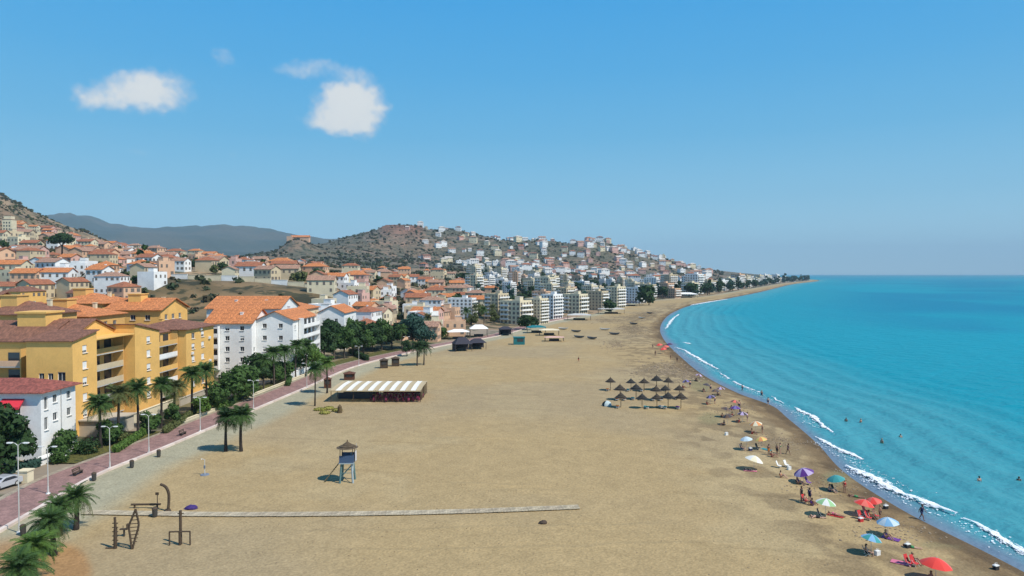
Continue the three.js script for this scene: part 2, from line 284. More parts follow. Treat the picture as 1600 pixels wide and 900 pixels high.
// ---------------------------------------------------------------- sea
{
  const rows = []; for (let D = 26; D < 26000; D *= D < 400 ? 1.006 : D < 3000 ? 1.02 : 1.06) rows.push(D);
  const offs = []; for (let k = 0; k < 230; k++) offs.push(k < 120 ? -4 + k * .28 : -4 + 120 * .28 + .28 * ((1.055 ** (k - 120) - 1) / .055));
  const film = rgb(104, 122, 138), near = rgb(66, 140, 150), mid = rgb(18, 134, 150), deep = rgb(0, 116, 144), deep2 = rgb(0, 136, 154);
  const g = gridMesh(rows.length, offs.length, (r, c) => {
    const D = rows[r], o = offs[c] * (c === offs.length - 1 ? 1 : 1) * (c > 120 ? 1 + D / 2500 * ((c - 120) / 110) ** 3 * 40 : 1), S = shoreX(D) - 2.4, x = S + o;
    const n = fbm(x / 30 + 7, D / 70, 4), n2 = fbm(x / 160 + 1, D / 220, 4), f = fbm(x / 4, D / 9, 3);
    const so = o + 5 * (n - .5) + 2 * (f - .5);
    let col = mix3(film, near, sst(2.5, 6.5, so)); col = mix3(col, mid, sst(8, 58, so + 26 * (n - .5))); col = mix3(col, mix3(deep, deep2, sst(.35, .65, n2)), sst(40, 190, so + 110 * (n2 - .5)));
    col = col.map((q) => q * (.94 + .12 * f));
    let y = SEA + .02; if (o > 2 && o < 90) { const ph = (o + 5 * (fbm(D / 22, 3, 3) - .5)) / 7.5; y += .26 * sst(2, 8, o) * (1 - sst(45, 90, o)) * Math.max(-.3, Math.sin(ph * 2 * Math.PI)) * (.5 + n); }
    return { p: [x, y, -D], c: col };
  }, true);
  const m = M('sea', [1, 1, 1], { vertexColors: true, roughness: .4, bump: T.water, s: 46, bs: .7, specularIntensity: .14 });
  struct('sea', g, m, 'turquoise sea with small waves breaking along the beach', 'sea');
}
// ---------------------------------------------------------------- plants: palms, broad trees, conifers, hedges
const leafM = (k, c) => M(k, c, { roughness: .7, transmission: .25, thickness: 0, side: THREE.DoubleSide, specularIntensity: .3 });
const LEAF = [leafM('leaf_deep', [.034, .072, .022]), leafM('leaf_mid', [.065, .125, .03]), leafM('leaf_bright', [.10, .18, .032]), leafM('leaf_olive', [.12, .14, .045]), leafM('leaf_blue', [.045, .10, .075]), leafM('leaf_dry', [.22, .17, .08])];
const TRUNK = M('bark', [.2, .15, .11], { map: T.bark, s: 1.5 }), TRUNKD = M('bark_dark', [.09, .065, .05], { map: T.bark, s: 1.5 });
function quads(list) {  // list of [p, right, up] -> leaf-shaped faces
  const pos = new Float32Array(list.length * 18), nor = new Float32Array(list.length * 18), uv = new Float32Array(list.length * 12); let i = 0;
  const n = new THREE.Vector3();
  for (const [p, a, b, nn] of list) {
    if (nn) n.copy(nn); else n.crossVectors(a, b).normalize();
    const q = [[p.x - b.x, p.y - b.y, p.z - b.z], [p.x + a.x, p.y + a.y, p.z + a.z], [p.x + b.x, p.y + b.y, p.z + b.z], [p.x - a.x, p.y - a.y, p.z - a.z]];
    for (const k of [0, 1, 2, 0, 2, 3]) { pos.set(q[k], i * 3); nor.set([n.x, n.y, n.z], i * 3); i++; }
  }
  const g = new THREE.BufferGeometry(); g.setAttribute('position', new THREE.BufferAttribute(pos, 3)); g.setAttribute('normal', new THREE.BufferAttribute(nor, 3)); g.setAttribute('uv', new THREE.BufferAttribute(uv, 2)); return g;
}
const rv = (r) => { const z = r() * 2 - 1, a = r() * 6.2832, s = Math.sqrt(1 - z * z); return new THREE.Vector3(s * Math.cos(a), z, s * Math.sin(a)); };
function clumps(seed, lobes, per, size) {  // leaves spread over uneven lobes; lobes [x, y, z, rx, ry, rz]
  const r = rng(seed), out = [];
  for (const [x, y, z, rx, ry, rz] of lobes) for (let k = 0; k < per; k++) {
    const d = rv(r), q = .62 + .38 * Math.sqrt(r()) + (r() < .08 ? .16 : 0); const p = new THREE.Vector3(x + d.x * rx * q, y + d.y * ry * q, z + d.z * rz * q);
    const a = rv(r), b = new THREE.Vector3().crossVectors(a, d).normalize(); a.lerp(d, .25).normalize(); const s = size * (.6 + .8 * r());
    out.push([p, a.multiplyScalar(s), b.multiplyScalar(s * .62)]);
  }
  return quads(out);
}
function lobesFor(seed, n, R, Hc, y0) { const r = rng(seed), out = []; for (let k = 0; k < n; k++) { const a = r() * 6.283, q = Math.sqrt(r()) * R * .68, s = R * (.28 + .3 * r()), yy = y0 + Hc * (.12 + .76 * r()) * (1 - .35 * (q / R)); out.push([Math.cos(a) * q, yy, Math.sin(a) * q, s, s * .8, s]); } return out; }
// one broad tree: trunk with limbs, crown
function treeGeo(seed, h, R, th, leaf, per = 150, nl = 11) {
  const r = rng(seed + 5), limbs = [bar([0, -.3, 0], [.1, th, 0], .2 * h / 7, 7, .13 * h / 7)];
  for (let k = 0; k < 5; k++) { const a = k * 1.26 + r(); limbs.push(bar([.08, th * .8, 0], [Math.cos(a) * R * .55, th + (h - th) * (.35 + .3 * r()), Math.sin(a) * R * .55], .09 * h / 7, 5, .03)); }
  return { trunk: merge(limbs), crown: clumps(seed, lobesFor(seed, nl, R, h - th, th * .92), per, leaf) };
}
const TREES = [treeGeo(1, 6.5, 2.6, 2, .3), treeGeo(2, 7.5, 3, 2.4, .32), treeGeo(3, 5.2, 2.5, 1.5, .3), treeGeo(4, 9, 3.4, 2.6, .36, 180, 14), treeGeo(6, 6, 3.4, 1.2, .34, 170, 12)];
const FARTREES = [treeGeo(11, 7, 3, 1.8, .8, 26, 8), treeGeo(12, 6, 3.4, 1.4, .85, 26, 8), treeGeo(13, 9, 2.3, 1.4, .75, 26, 8)];
function tree(t, leaf, label, pos, s = 1, turn = 0, group, name = 'tree', bark = TRUNK) {
  const o = thing(name, label, 'tree', pos, turn, group); part('trunk', t.trunk, bark, o); part('crown', t.crown, leaf, o); o.scale.setScalar(s); return o;
}
// conifer / cypress column
function columnGeo(seed, h, R) { const l = []; for (let k = 0; k < 9; k++) { const t = k / 8; l.push([.1 * Math.sin(k * 2), .6 + t * (h - 1), .1 * Math.cos(k * 3), R * (1 - .75 * t) + .1, h / 11, R * (1 - .75 * t) + .1]); } return { trunk: cyl(.16, .1, h * .3, 0, -.2, 0, 7), crown: clumps(seed, l, 110, .24) }; }
// palm fronds: a curved midrib with leaflets on both sides
function frondGeo(seed, L, droop, fan = 1) {
  const r = rng(seed), ls = [], n = 22, mid = [], wl = .42 * L / 2 * fan;
  for (let i = 0; i <= n; i++) { const t = i / n; mid.push(new THREE.Vector3(0, L * (.34 * Math.sin(t * 2.1) - droop * t * t), L * .94 * t)); }
  for (let i = 2; i < n; i++) {
    const t = i / n, p = mid[i], d = mid[i + 1].clone().sub(p).normalize(), len = wl * (.35 + 1.3 * Math.sin(Math.PI * clamp(t * .86 + .1))) * (.85 + .3 * r());
    for (const s of [-1, 1]) { const out = new THREE.Vector3(s, -.34 - .2 * r(), .0).addScaledVector(d, .75).normalize().multiplyScalar(len / 2); const c = p.clone().add(out); ls.push([c, d.clone().multiplyScalar(.045 * L / 2), out]); }
  }
  return merge([quads(ls), clean(new THREE.TubeGeometry(new THREE.CatmullRomCurve3(mid), 8, .022 * L / 2, 4, false))]);
}
const FROND = [frondGeo(1, 2.2, .35), frondGeo(2, 2.3, .62), frondGeo(3, 2.1, .95), frondGeo(4, 2.0, .15)];
const FANS = [frondGeo(21, 1.55, .3, 1.5), frondGeo(22, 1.6, .6, 1.5), frondGeo(23, 1.5, .95, 1.5), frondGeo(24, 1.45, .1, 1.4)];
function palmTrunk(h, r, lean = .25) { const pts = [], n = 6; for (let i = 0; i <= n; i++) { const t = i / n; pts.push([lean * t * t, -.3 + (h + .3) * t, .12 * Math.sin(t * 3)]); } const g = tube(pts, r, 8, 14); const p = g.attributes.position; for (let i = 0; i < p.count; i++) { const y = p.getY(i), k = (1 + .28 * Math.exp(-Math.max(0, y) * 1.6)) * (1 + .07 * Math.sin(y * 16)) * (1 - .18 * clamp(y / h)); const cx = lean * clamp(y / h) ** 2; p.setX(i, cx + (p.getX(i) - cx) * k); p.setZ(i, p.getZ(i) * k); } return g; }
function frondTurns(seed, n) { const r = rng(seed), out = []; for (let k = 0; k < n; k++) { const t = k / n; out.push([k * 2.39996 + .3 * r(), -1.05 + 1.5 * t + .2 * (r() - .5), t > .78 ? 2 : t > .42 ? 1 : r() < .3 ? 3 : 0, .85 + .3 * r()]); } return out; }   // azimuth, pitch (up to down), variant, scale
function palm(label, pos, { h = 5, s = 1, seed = 1, fronds = 34, leaf = LEAF[1], set = FROND, split = true, group, r = .17, lean = .25, bark = TRUNK, skirt = true } = {}) {
  const o = thing('palm_tree', label, 'palm tree', pos, seed * 1.7, group);
  part('trunk', palmTrunk(h, r, lean), bark, o);
  const turns = frondTurns(seed, fronds), geos = [];
  const crown = split ? part('crown', cyl(r * 1.5, r * .6, .5, lean, h - .3, 0, 8), bark, o) : null;
  for (const [a, p, v, k] of turns) {
    const m = new THREE.Matrix4().makeRotationY(a).multiply(new THREE.Matrix4().makeRotationX(p)).premultiply(new THREE.Matrix4().makeTranslation(lean, h, 0)); m.scale(new THREE.Vector3(k * s, k * s, k * s));
    if (split) { const f = part('frond', set[v], p > .28 && skirt ? LEAF[3] : leaf, crown); f.applyMatrix4(m); } else geos.push(set[v].clone().applyMatrix4(m));
  }
  if (!split) part('crown', merge(geos), leaf, o);
  return o;
}
function hedgeGeo(seed, w, h, d) { const l = [], n = Math.max(2, Math.round(w / .9)); for (let k = 0; k < n; k++) l.push([(k + .5) / n * w - w / 2, h * .5, 0, w / n * .75, h * .52, d * .52]); return merge([clumps(seed, l, 130, .16), bx(w * .96, h * .8, d * .6, 0, 0, 0)]); }
function bushGeo(seed, R, h) { return clumps(seed, [[0, h * .45, 0, R * .8, h * .5, R * .8], [R * .4, h * .4, .1, R * .5, h * .4, R * .5], [-R * .4, h * .38, -.1, R * .5, h * .38, R * .5], [0, h * .35, R * .4, R * .5, h * .38, R * .5]], 170, .17); }
// ---------------------------------------------------------------- wall materials
const PL = (k, c) => M(k, c, { map: T.plaster, s: 9, roughness: .92 });
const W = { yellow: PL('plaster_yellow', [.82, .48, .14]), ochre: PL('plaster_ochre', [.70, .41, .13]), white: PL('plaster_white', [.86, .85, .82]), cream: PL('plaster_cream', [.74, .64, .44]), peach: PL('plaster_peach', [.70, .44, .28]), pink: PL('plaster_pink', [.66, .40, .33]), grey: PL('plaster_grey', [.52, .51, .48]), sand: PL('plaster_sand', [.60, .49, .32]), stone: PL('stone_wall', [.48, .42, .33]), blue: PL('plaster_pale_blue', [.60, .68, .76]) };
const RF = (k, c) => M(k, c, { map: T.tiles, s: 4, bump: T.tilesBump, bs: .05, roughness: .9 });
const ROOF = { orange: RF('tiles_orange', [.84, .30, .10]), terracotta: RF('tiles_terracotta', [.52, .19, .09]), brown: RF('tiles_brown', [.34, .15, .09]), red: RF('tiles_red', [.42, .12, .085]), pale: RF('tiles_pale', [.58, .33, .22]), flat: PL('roof_flat', [.56, .50, .44]) };
const GLASS = M('window_glass', [.03, .04, .05], { roughness: .12, specularIntensity: .8 }), BLIND = M('white_blind', [.8, .79, .75], { roughness: .6 }), FRAME = M('window_frame', [.72, .71, .68], { roughness: .6 }), DARKFRAME = M('dark_frame', [.10, .07, .05], { roughness: .6 }), RED = M('awning_red', [.62, .03, .05], { roughness: .8 }), RAIL = M('railing', [.55, .55, .54], { roughness: .5, metalness: .4 });
// a wall facing +z with real openings; holes [x, y, w, h] from the wall's lower corner
function wallGeo(w, h, holes = [], th = .25, gable = 0, gx = .5) {
  const s = new THREE.Shape(); s.moveTo(-w / 2, 0); s.lineTo(w / 2, 0); s.lineTo(w / 2, h); if (gable) s.lineTo((gx - .5) * w, h + gable); s.lineTo(-w / 2, h); s.closePath();
  for (const [x, y, a, b] of holes) { const p = new THREE.Path(); p.moveTo(x - w / 2, y); p.lineTo(x - w / 2, y + b); p.lineTo(x - w / 2 + a, y + b); p.lineTo(x - w / 2 + a, y); p.closePath(); s.holes.push(p); }
  const g = new THREE.ExtrudeGeometry(s, { depth: th, bevelEnabled: false }); g.translate(0, 0, -th); return uvBox(g);
}
const winCache = {};
function windowAt(parent, w, h, m4, blind = 0, frame = FRAME) {   // frame with sill, pane and (where drawn) a white blind
  const k = `${w.toFixed(2)}x${h.toFixed(2)}`; const t = .07;
  const f = (winCache[k] ??= merge([bx(w, t, .08, 0, 0, -.16), bx(w, t, .08, 0, h - t, -.16), bx(t, h - 2 * t, .08, -w / 2 + t / 2, t, -.16), bx(t, h - 2 * t, .08, w / 2 - t / 2, t, -.16), bx(.05, h - 2 * t, .06, 0, t, -.16)]));
  const o = part('window', f, frame, parent); o.applyMatrix4(m4);
  part('pane', (winCache[k + 'p'] ??= bx(w - .1, h - .1, .03, 0, .05, -.19)), GLASS, o);
  if (blind) part('blind', (winCache[k + 'b' + blind] ??= bx(w - .12, (h - .12) * blind, .03, 0, .06 + (h - .12) * (1 - blind), -.12)), BLIND, o);
  part('sill', (winCache[k + 's'] ??= bx(w + .16, .06, .2, 0, -.062, .06)), frame, o);
  return o;
}
const faceM = { z: (x, y, z) => new THREE.Matrix4().makeTranslation(x, y, z), x: (x, y, z) => new THREE.Matrix4().makeTranslation(x, y, z).multiply(new THREE.Matrix4().makeRotationY(Math.PI / 2)) };
// a storeyed block: X from x0 to x1, distance from d0 to d1; windows on the seaward (+x) and camera (+z) sides
function block(name, label, { x0, x1, d0, d1, h, wall, roof = ROOF.brown, kind = 'hip', rise = 2, ex = [], ez = [], over = .5, y0 = 0, gableWall = 0 }) {
  const wX = x1 - x0, wZ = d1 - d0, o = thing(name, label, 'building', [(x0 + x1) / 2, y0, -(d0 + d1) / 2]); const t = .25;
  const gz = kind === 'gableZ' ? rise : 0, gx = kind === 'gableX' ? rise : 0;   // which faces carry a gable
  const walls = part('wall', wallGeo(wX, h, ez.map((e) => e.slice(0, 4)), t, gz).translate(0, 0, wZ / 2), wall, o);
  const E = wallGeo(wZ - 2 * t, h, ex.map((e) => [e[0] - t, ...e.slice(1, 4)]), t, gx).rotateY(Math.PI / 2).translate(wX / 2, 0, 0); part('wall', E, wall, o);
  part('wall', wallGeo(wX, h, [], t, gz).rotateY(Math.PI).translate(0, 0, -wZ / 2), wall, o); part('wall', wallGeo(wZ - 2 * t, h, [], t, gx).rotateY(-Math.PI / 2).translate(-wX / 2, 0, 0), wall, o);
  part('floor_slab', bx(wX - 2 * t - .02, .2, wZ - 2 * t - .02, 0, h - .25, 0), W.grey, o);
  for (const [x, y, w, hh, b] of ez) windowAt(o, w, hh, faceM.z(x + w / 2 - wX / 2, y, wZ / 2), b, FRAME);
  for (const [x, y, w, hh, b] of ex) windowAt(o, w, hh, faceM.x(wX / 2, y, wZ / 2 - x - w / 2), b, FRAME);
  // roof
  const a = wX / 2 + over, b = wZ / 2 + over, e = h + .02, r = e + rise + .12, th = .16; let g;
  if (kind === 'hip') { const k = Math.min(a, b), lx = Math.max(a - k, .01), lz = Math.max(b - k, .01); const v = [[-a, e, b], [a, e, b], [a, e, -b], [-a, e, -b], [-lx, r, lz], [lx, r, lz], [lx, r, -lz], [-lx, r, -lz], [-a, e + th, b], [a, e + th, b], [a, e + th, -b], [-a, e + th, -b]]; g = poly(v, [[8, 9, 5, 4], [9, 10, 6, 5], [10, 11, 7, 6], [11, 8, 4, 7], [4, 5, 6, 7], [0, 1, 9, 8], [1, 2, 10, 9], [2, 3, 11, 10], [3, 0, 8, 11], [3, 2, 1, 0]]); }
  else if (kind === 'gableX') { const dz = rise * over / (wZ / 2); const sl = [[-a, e - dz, b], [a, e - dz, b], [a, r, 0], [-a, r, 0], [-a, e - dz, -b], [a, e - dz, -b]]; const up = sl.map((p) => [p[0], p[1] + th, p[2]]); const v = [...sl, ...up]; g = poly(v, [[6, 7, 8, 9], [9, 8, 11, 10], [1, 0, 3, 2], [2, 3, 4, 5], [0, 1, 7, 6], [5, 4, 10, 11], [1, 2, 8, 7], [2, 5, 11, 8], [3, 0, 6, 9], [4, 3, 9, 10]]); }
  else if (kind === 'gableZ') { const dx = rise * over / (wX / 2); const sl = [[a, e - dx, b], [a, e - dx, -b], [0, r, -b], [0, r, b], [-a, e - dx, b], [-a, e - dx, -b]]; const up = sl.map((p) => [p[0], p[1] + th, p[2]]); const v = [...sl, ...up]; g = poly(v, [[6, 7, 8, 9], [9, 8, 11, 10], [1, 0, 3, 2], [2, 3, 4, 5], [0, 1, 7, 6], [5, 4, 10, 11], [1, 2, 8, 7], [2, 5, 11, 8], [3, 0, 6, 9], [4, 3, 9, 10]]); }
  else if (kind === 'shed' || kind === 'shedback') {   // one slope, high edge towards +z or -z
    const q = kind === 'shed' ? 1 : -1, f = e + (q > 0 ? rise : 0), k = e + (q > 0 ? 0 : rise), v = [[-a, f, b], [a, f, b], [a, k, -b], [-a, k, -b], [-a, f + th, b], [a, f + th, b], [a, k + th, -b], [-a, k + th, -b]];
    g = poly(v, [[4, 5, 6, 7], [3, 2, 1, 0], [0, 1, 5, 4], [1, 2, 6, 5], [2, 3, 7, 6], [3, 0, 4, 7]]);
    const zh = q * (wZ / 2), X2 = wX / 2 - .003;
    part('gable_wall', poly([[X2, h, zh], [X2, h, -zh], [X2, h + rise, zh], [-X2, h, zh], [-X2, h, -zh], [-X2, h + rise, zh]], [[0, 1, 2], [3, 5, 4], [3, 0, 2, 5]]), wall, o);
  }
  else { g = merge([bx(wX - .5, .12, wZ - .5, 0, h - .05, 0)]); part('parapet', merge([bx(wX, .7, .2, 0, h + .003, wZ / 2 - .1), bx(wX, .7, .2, 0, h + .003, -wZ / 2 + .1), bx(.2, .7, wZ - .4, wX / 2 - .1, h + .003, 0), bx(.2, .7, wZ - .4, -wX / 2 + .1, h + .003, 0)]), wall, o); }
  const rf = part('roof', g, roof, o); o.userData.size = undefined; delete o.userData.size; return { o, rf, wX, wZ, h };
}
function chimney(b, x, y, z, m = W.white) { part('chimney', merge([bx(.7, 1.3, .7, x, y, z), bx(.9, .12, .9, x, y + 1.302, z)]), m, b.rf); }
const grid = (cols, rows, w, h, blinds) => { const out = []; rows.forEach((y, r) => cols.forEach((x, c) => out.push([x, y, w, h, blinds ? blinds[(r * 7 + c * 3) % blinds.length] : 0]))); return out; };
// stacked balconies in a recess facing +x (or +z): slabs, parapets, back wall with dark doors
function loggia(parent, { w, depth, y0, floors, fh, m4, wall, par, tint }) {
  const g = new THREE.Matrix4();
  const put = (name, geo, m, p = parent) => { const o = part(name, geo, m, p); o.applyMatrix4(m4); return o; };
  put('recess_wall', bx(w, floors * fh, .2, 0, y0, -depth), wall); put('side_wall', bx(.2, floors * fh + .2, depth, -w / 2 + .1, y0, -depth / 2 - .003), wall); put('side_wall', bx(.2, floors * fh + .2, depth, w / 2 - .1, y0, -depth / 2 - .003), wall);
  for (let f = 0; f < floors; f++) {
    const y = y0 + f * fh;
    put('balcony_slab', bx(w - .42, .2, depth - .12, 0, y, -depth / 2 + .05), W.grey); put('parapet', bx(w - .42, .95, .12, 0, y + .2, -.06), par[f % par.length]);
    for (let k = 0; k < Math.max(1, Math.round(w / 4)); k++) { const n = Math.max(1, Math.round(w / 4)), x = (k + .5) / n * (w - .6) - (w - .6) / 2; put('balcony_door', bx(Math.min(2.2, w / n - .6), 2.15, .06, x, y + .203, -depth + .14), GLASS); }
    if (tint && f % 2) put('awning', poly([[-w / 2 + .5, y + fh - .2, -.05], [w / 2 - .5, y + fh - .2, -.05], [w / 2 - .5, y + fh - .8, .75], [-w / 2 + .5, y + fh - .8, .75], [-w / 2 + .5, y + fh - .24, -.05], [w / 2 - .5, y + fh - .24, -.05], [w / 2 - .5, y + fh - .84, .75], [-w / 2 + .5, y + fh - .84, .75]], [[0, 3, 2, 1], [4, 5, 6, 7], [2, 3, 7, 6], [0, 4, 7, 3], [1, 2, 6, 5]]), tint);
  }
}
// ---------------------------------------------------------------- the yellow apartment row on the seafront
{
  const X = -72, rows = [2.0, 4.7, 7.4, 10.1, 12.8];
  // first block: shaded end wall, lit bay, then a recess of balconies under one gable
  let b = block('apartment_building', 'ochre yellow apartment block with blank shaded end wall beside the white villa', { x0: -79.6, x1: X, d0: 113, d1: 119.6, h: 15.9, wall: W.yellow, roof: ROOF.brown, kind: 'shedback', rise: 1.3, over: .35,
    ex: [...rows.map((y, i) => [2.6, y + .9, 1.3, 1.3, i % 2 ? 1 : .7]), [2.4, .3, 1.8, 1.6, 0]], ez: [[2.0, 9.6, .9, 1.1, 0], [3.5, 9.6, .9, 1.1, 0], [5.1, 9.4, 1.3, 1.5, 0], [5.2, 6.2, 1.1, 1.3, 0]] });
  let o = b.o;
  b = block('apartment_building', 'yellow apartment block with a deep column of balconies and tall shaded side wall', { x0: -82, x1: X - 4.0, d0: 119.62, d1: 131.7, h: 16.4, wall: W.yellow, roof: ROOF.brown, kind: 'gableX', rise: 2.2, over: .4, ex: [] });
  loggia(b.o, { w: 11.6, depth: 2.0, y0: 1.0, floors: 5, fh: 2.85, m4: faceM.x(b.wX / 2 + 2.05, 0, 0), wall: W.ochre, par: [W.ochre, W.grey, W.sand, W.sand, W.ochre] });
  part('roof_canopy', bx(3.9, .2, 11.9, b.wX / 2 + 1.97, 15.5, 0), W.yellow, b.o); chimney(b, -3, 17, 1, W.yellow);
  b = block('apartment_building', 'narrow yellow apartment block with one column of white blinds beside the balconies', { x0: -83, x1: X, d0: 131.75, d1: 140.9, h: 15.4, wall: W.yellow, roof: ROOF.brown, kind: 'shed', rise: 1.9, over: .3, ex: rows.map((y, i) => [4.2, y + .5, 1.5, 1.35, i % 2 ? 1 : .75]), ez: [] });
  b = block('apartment_building', 'yellow apartment block with stacked dark balconies under a brown hipped roof', { x0: -84, x1: X - 3.6, d0: 141, d1: 152.4, h: 14.3, wall: W.yellow, roof: ROOF.brown, kind: 'hip', rise: 2.0, over: .5, ex: [] });
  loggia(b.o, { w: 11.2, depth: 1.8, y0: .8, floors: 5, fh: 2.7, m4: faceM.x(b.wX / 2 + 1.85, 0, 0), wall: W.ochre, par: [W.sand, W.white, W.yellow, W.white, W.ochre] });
  b = block('apartment_building', 'yellow apartment block with paired windows and a brown hipped roof beside the white flats', { x0: -84, x1: X, d0: 152.45, d1: 166.5, h: 14.6, wall: W.yellow, roof: ROOF.brown, kind: 'hip', rise: 1.9, over: .6, ex: grid([2.6, 7.4], [1.6, 4.4, 7.2, 10.0, 12.4], 1.6, 1.3, [1, .6, 1, 0, .8]), ez: [] });
  chimney(b, -2, 15.4, 2, W.yellow);
  for (const [y, z] of [[3.4, 4.6], [8.9, 4.4], [11.6, -4.4], [6.1, -4.6], [14, 0]]) part('air_conditioner', merge([bx(.32, .6, .85, b.wX / 2 + .17, y, z), bx(.03, .44, .44, b.wX / 2 + .345, y + .08, z - .14)]), FRAME, b.o);
  // wing with balconies facing the camera, behind the villa
  b = block('apartment_building', 'ochre apartment wing with orange balcony fronts rising behind the white villa', { x0: -96, x1: -80.2, d0: 117.5, d1: 131, h: 15.6, wall: W.yellow, roof: ROOF.brown, kind: 'gableX', rise: 2.8, over: .5 });
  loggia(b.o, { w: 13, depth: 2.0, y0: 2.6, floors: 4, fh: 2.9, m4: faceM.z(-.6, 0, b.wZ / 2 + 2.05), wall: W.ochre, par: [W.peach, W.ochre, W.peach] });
  part('stair_tower', merge([bx(5, 5, 4.5, 3.2, 15, 0), bx(5.6, .3, 5.1, 3.2, 20.02, 0)]), W.yellow, b.rf);
  // further yellow blocks inland
  const inland = [[-104, -92, 134, 146, 19, 'ochre block with square roof tower behind the gabled yellow flats'], [-122, -108, 140, 154, 20.5, 'tall yellow block with brown roof far behind the villa'], [-106, -92, 150, 164, 17.6, 'yellow block with orange roof inland of the seafront row'], [-100, -86.5, 170, 184, 18.2, 'yellow block with broad orange roof behind the hipped seafront block'], [-116, -102, 172, 188, 19.5, 'yellow block with two roof huts inland of the seafront row']];
  inland.forEach(([x0, x1, d0, d1, h, l], i) => {
    const q = block('apartment_building', l, { x0, x1, d0, d1, h, wall: i % 2 ? W.yellow : W.ochre, roof: i > 1 ? ROOF.orange : ROOF.brown, kind: i % 2 ? 'gableX' : 'hip', rise: 2.4, over: .6, ex: grid([2, 5.6, 9.2], [h - 2.6, h - 5.4], 1.4, 1.3, [0, 1, .6]), ez: grid([2, 6, 9.6], [h - 2.6, h - 5.4], 1.3, 1.3, [0, 0, 1]) });
    part('roof_hut', merge([bx(3.2, 3, 3.4, -2, h + .6, 1), bx(3.6, .2, 3.8, -2, h + 3.602, 1)]), i % 2 ? W.yellow : W.ochre, q.rf); chimney(q, 3, h + 1.4, -2, W.cream);
  });
}
// ---------------------------------------------------------------- the white villa
{
  const b = block('villa', 'white three storey villa with low red hipped roof and red awnings', { x0: -86, x1: -68, d0: 99.4, d1: 107.3, h: 9.8, wall: W.white, roof: ROOF.red, kind: 'hip', rise: 1.5, over: .7,
    ex: [[.7, 7.2, .8, 1.9, 0], [.7, 4.2, .8, 1.9, 0], [2.6, 7.9, 1.0, 1.2, 0], [2.6, 5.2, 1.0, 1.2, 0], [5.8, 7.9, 1.0, 1.2, 0], [5.8, 5.3, 1.0, 1.2, 0], [2.6, 2, 1, 1.2, 0], [5.8, 2, 1, 1.2, 0]], ez: grid([1.4, 5, 9, 13.2], [1, 3.9, 6.8], 1.8, 1.9, [0]) });
  for (const [x, y] of [[-6.7, 9.0], [-3.1, 9.0], [.9, 9.0], [5.1, 9.0], [5.1, 6.0], [.9, 6.0]]) part('awning', poly([[x - 1.6, y, 3.98], [x + 1.6, y, 3.98], [x + 1.6, y - 1.0, 5.3], [x - 1.6, y - 1.0, 5.3], [x - 1.6, y - .05, 3.98], [x + 1.6, y - .05, 3.98], [x + 1.6, y - 1.35, 5.3], [x - 1.6, y - 1.35, 5.3]], [[0, 3, 2, 1], [4, 5, 6, 7], [2, 3, 7, 6], [0, 4, 7, 3], [1, 2, 6, 5]]), RED, b.o);
  part('drain_pipe', cyl(.07, .07, 9.5, 9.08, .1, -.4, 6), RAIL, b.o); chimney(b, -3, 10.7, 0);
}
// ---------------------------------------------------------------- the white flats with orange roofs
{
  const wz = (n, w, rows) => grid(Array.from({ length: n }, (_, i) => (i + .5) / n * w - .55), rows, 1.1, 1.2, [0, 0, 0, .5]);
  let b = block('apartment_building', 'white flats with a long orange roof slope and balcony column beside the yellow block', { x0: -80, x1: -67.9, d0: 180, d1: 194, h: 14.2, wall: W.white, roof: ROOF.orange, kind: 'gableX', rise: 3.2, over: .5, ez: wz(3, 11.5, [1.2, 4, 6.8, 9.6, 12.2]), ex: [[1.2, 6.5, 1, 1.2, 0]] });
  loggia(b.o, { w: 3.6, depth: 1.4, y0: 2, floors: 4, fh: 2.8, m4: faceM.z(-3.9, 0, b.wZ / 2 + 1.45), wall: W.white, par: [W.white] }); chimney(b, 2, 15.4, 3);
  b = block('apartment_building', 'white flats with a gable end, orange roof and seaward balconies above the trees', { x0: -67.85, x1: -58.2, d0: 183.4, d1: 205, h: 14.8, wall: W.white, roof: ROOF.orange, kind: 'gableZ', rise: 2.1, over: .5, ez: wz(2, 8.5, [3.2, 6.4, 9.4, 12.6]), ex: [[1.4, 12, 1, 1.2, 0]] });
  loggia(b.o, { w: 16, depth: 1.5, y0: 1.2, floors: 5, fh: 2.72, m4: faceM.x(b.wX / 2 + 1.55, 0, -1.6), wall: W.white, par: [W.white] }); chimney(b, -1, 16.4, -4);
  b = block('apartment_building', 'smaller white flats with gable end and orange roof standing behind dark trees', { x0: -67, x1: -57.8, d0: 238, d1: 256, h: 13.6, wall: W.white, roof: ROOF.orange, kind: 'gableZ', rise: 2.2, over: .5, ez: wz(2, 8.5, [6.4, 10.4]), ex: grid([2, 7, 12], [4, 7, 10.4], 1.4, 1.3, [0]) });
  b = block('apartment_building', 'white flats with tall orange roof behind the long orange slope', { x0: -92, x1: -70, d0: 208, d1: 226, h: 16.6, wall: W.white, roof: ROOF.orange, kind: 'gableX', rise: 3.2, over: .6, ez: wz(4, 20, [13.4]), ex: wz(3, 17, [13.4, 10]) }); chimney(b, 5, 17.6, 3); chimney(b, -4, 17.6, 4);
  b = block('apartment_building', 'white flats with orange hipped roof between two gabled blocks inland', { x0: -88, x1: -70, d0: 232, d1: 250, h: 15, wall: W.cream, roof: ROOF.orange, kind: 'hip', rise: 3, over: .6, ez: wz(4, 18, [12.4]), ex: wz(3, 17, [12.4, 9]) }); chimney(b, 2, 16.6, 2);
}
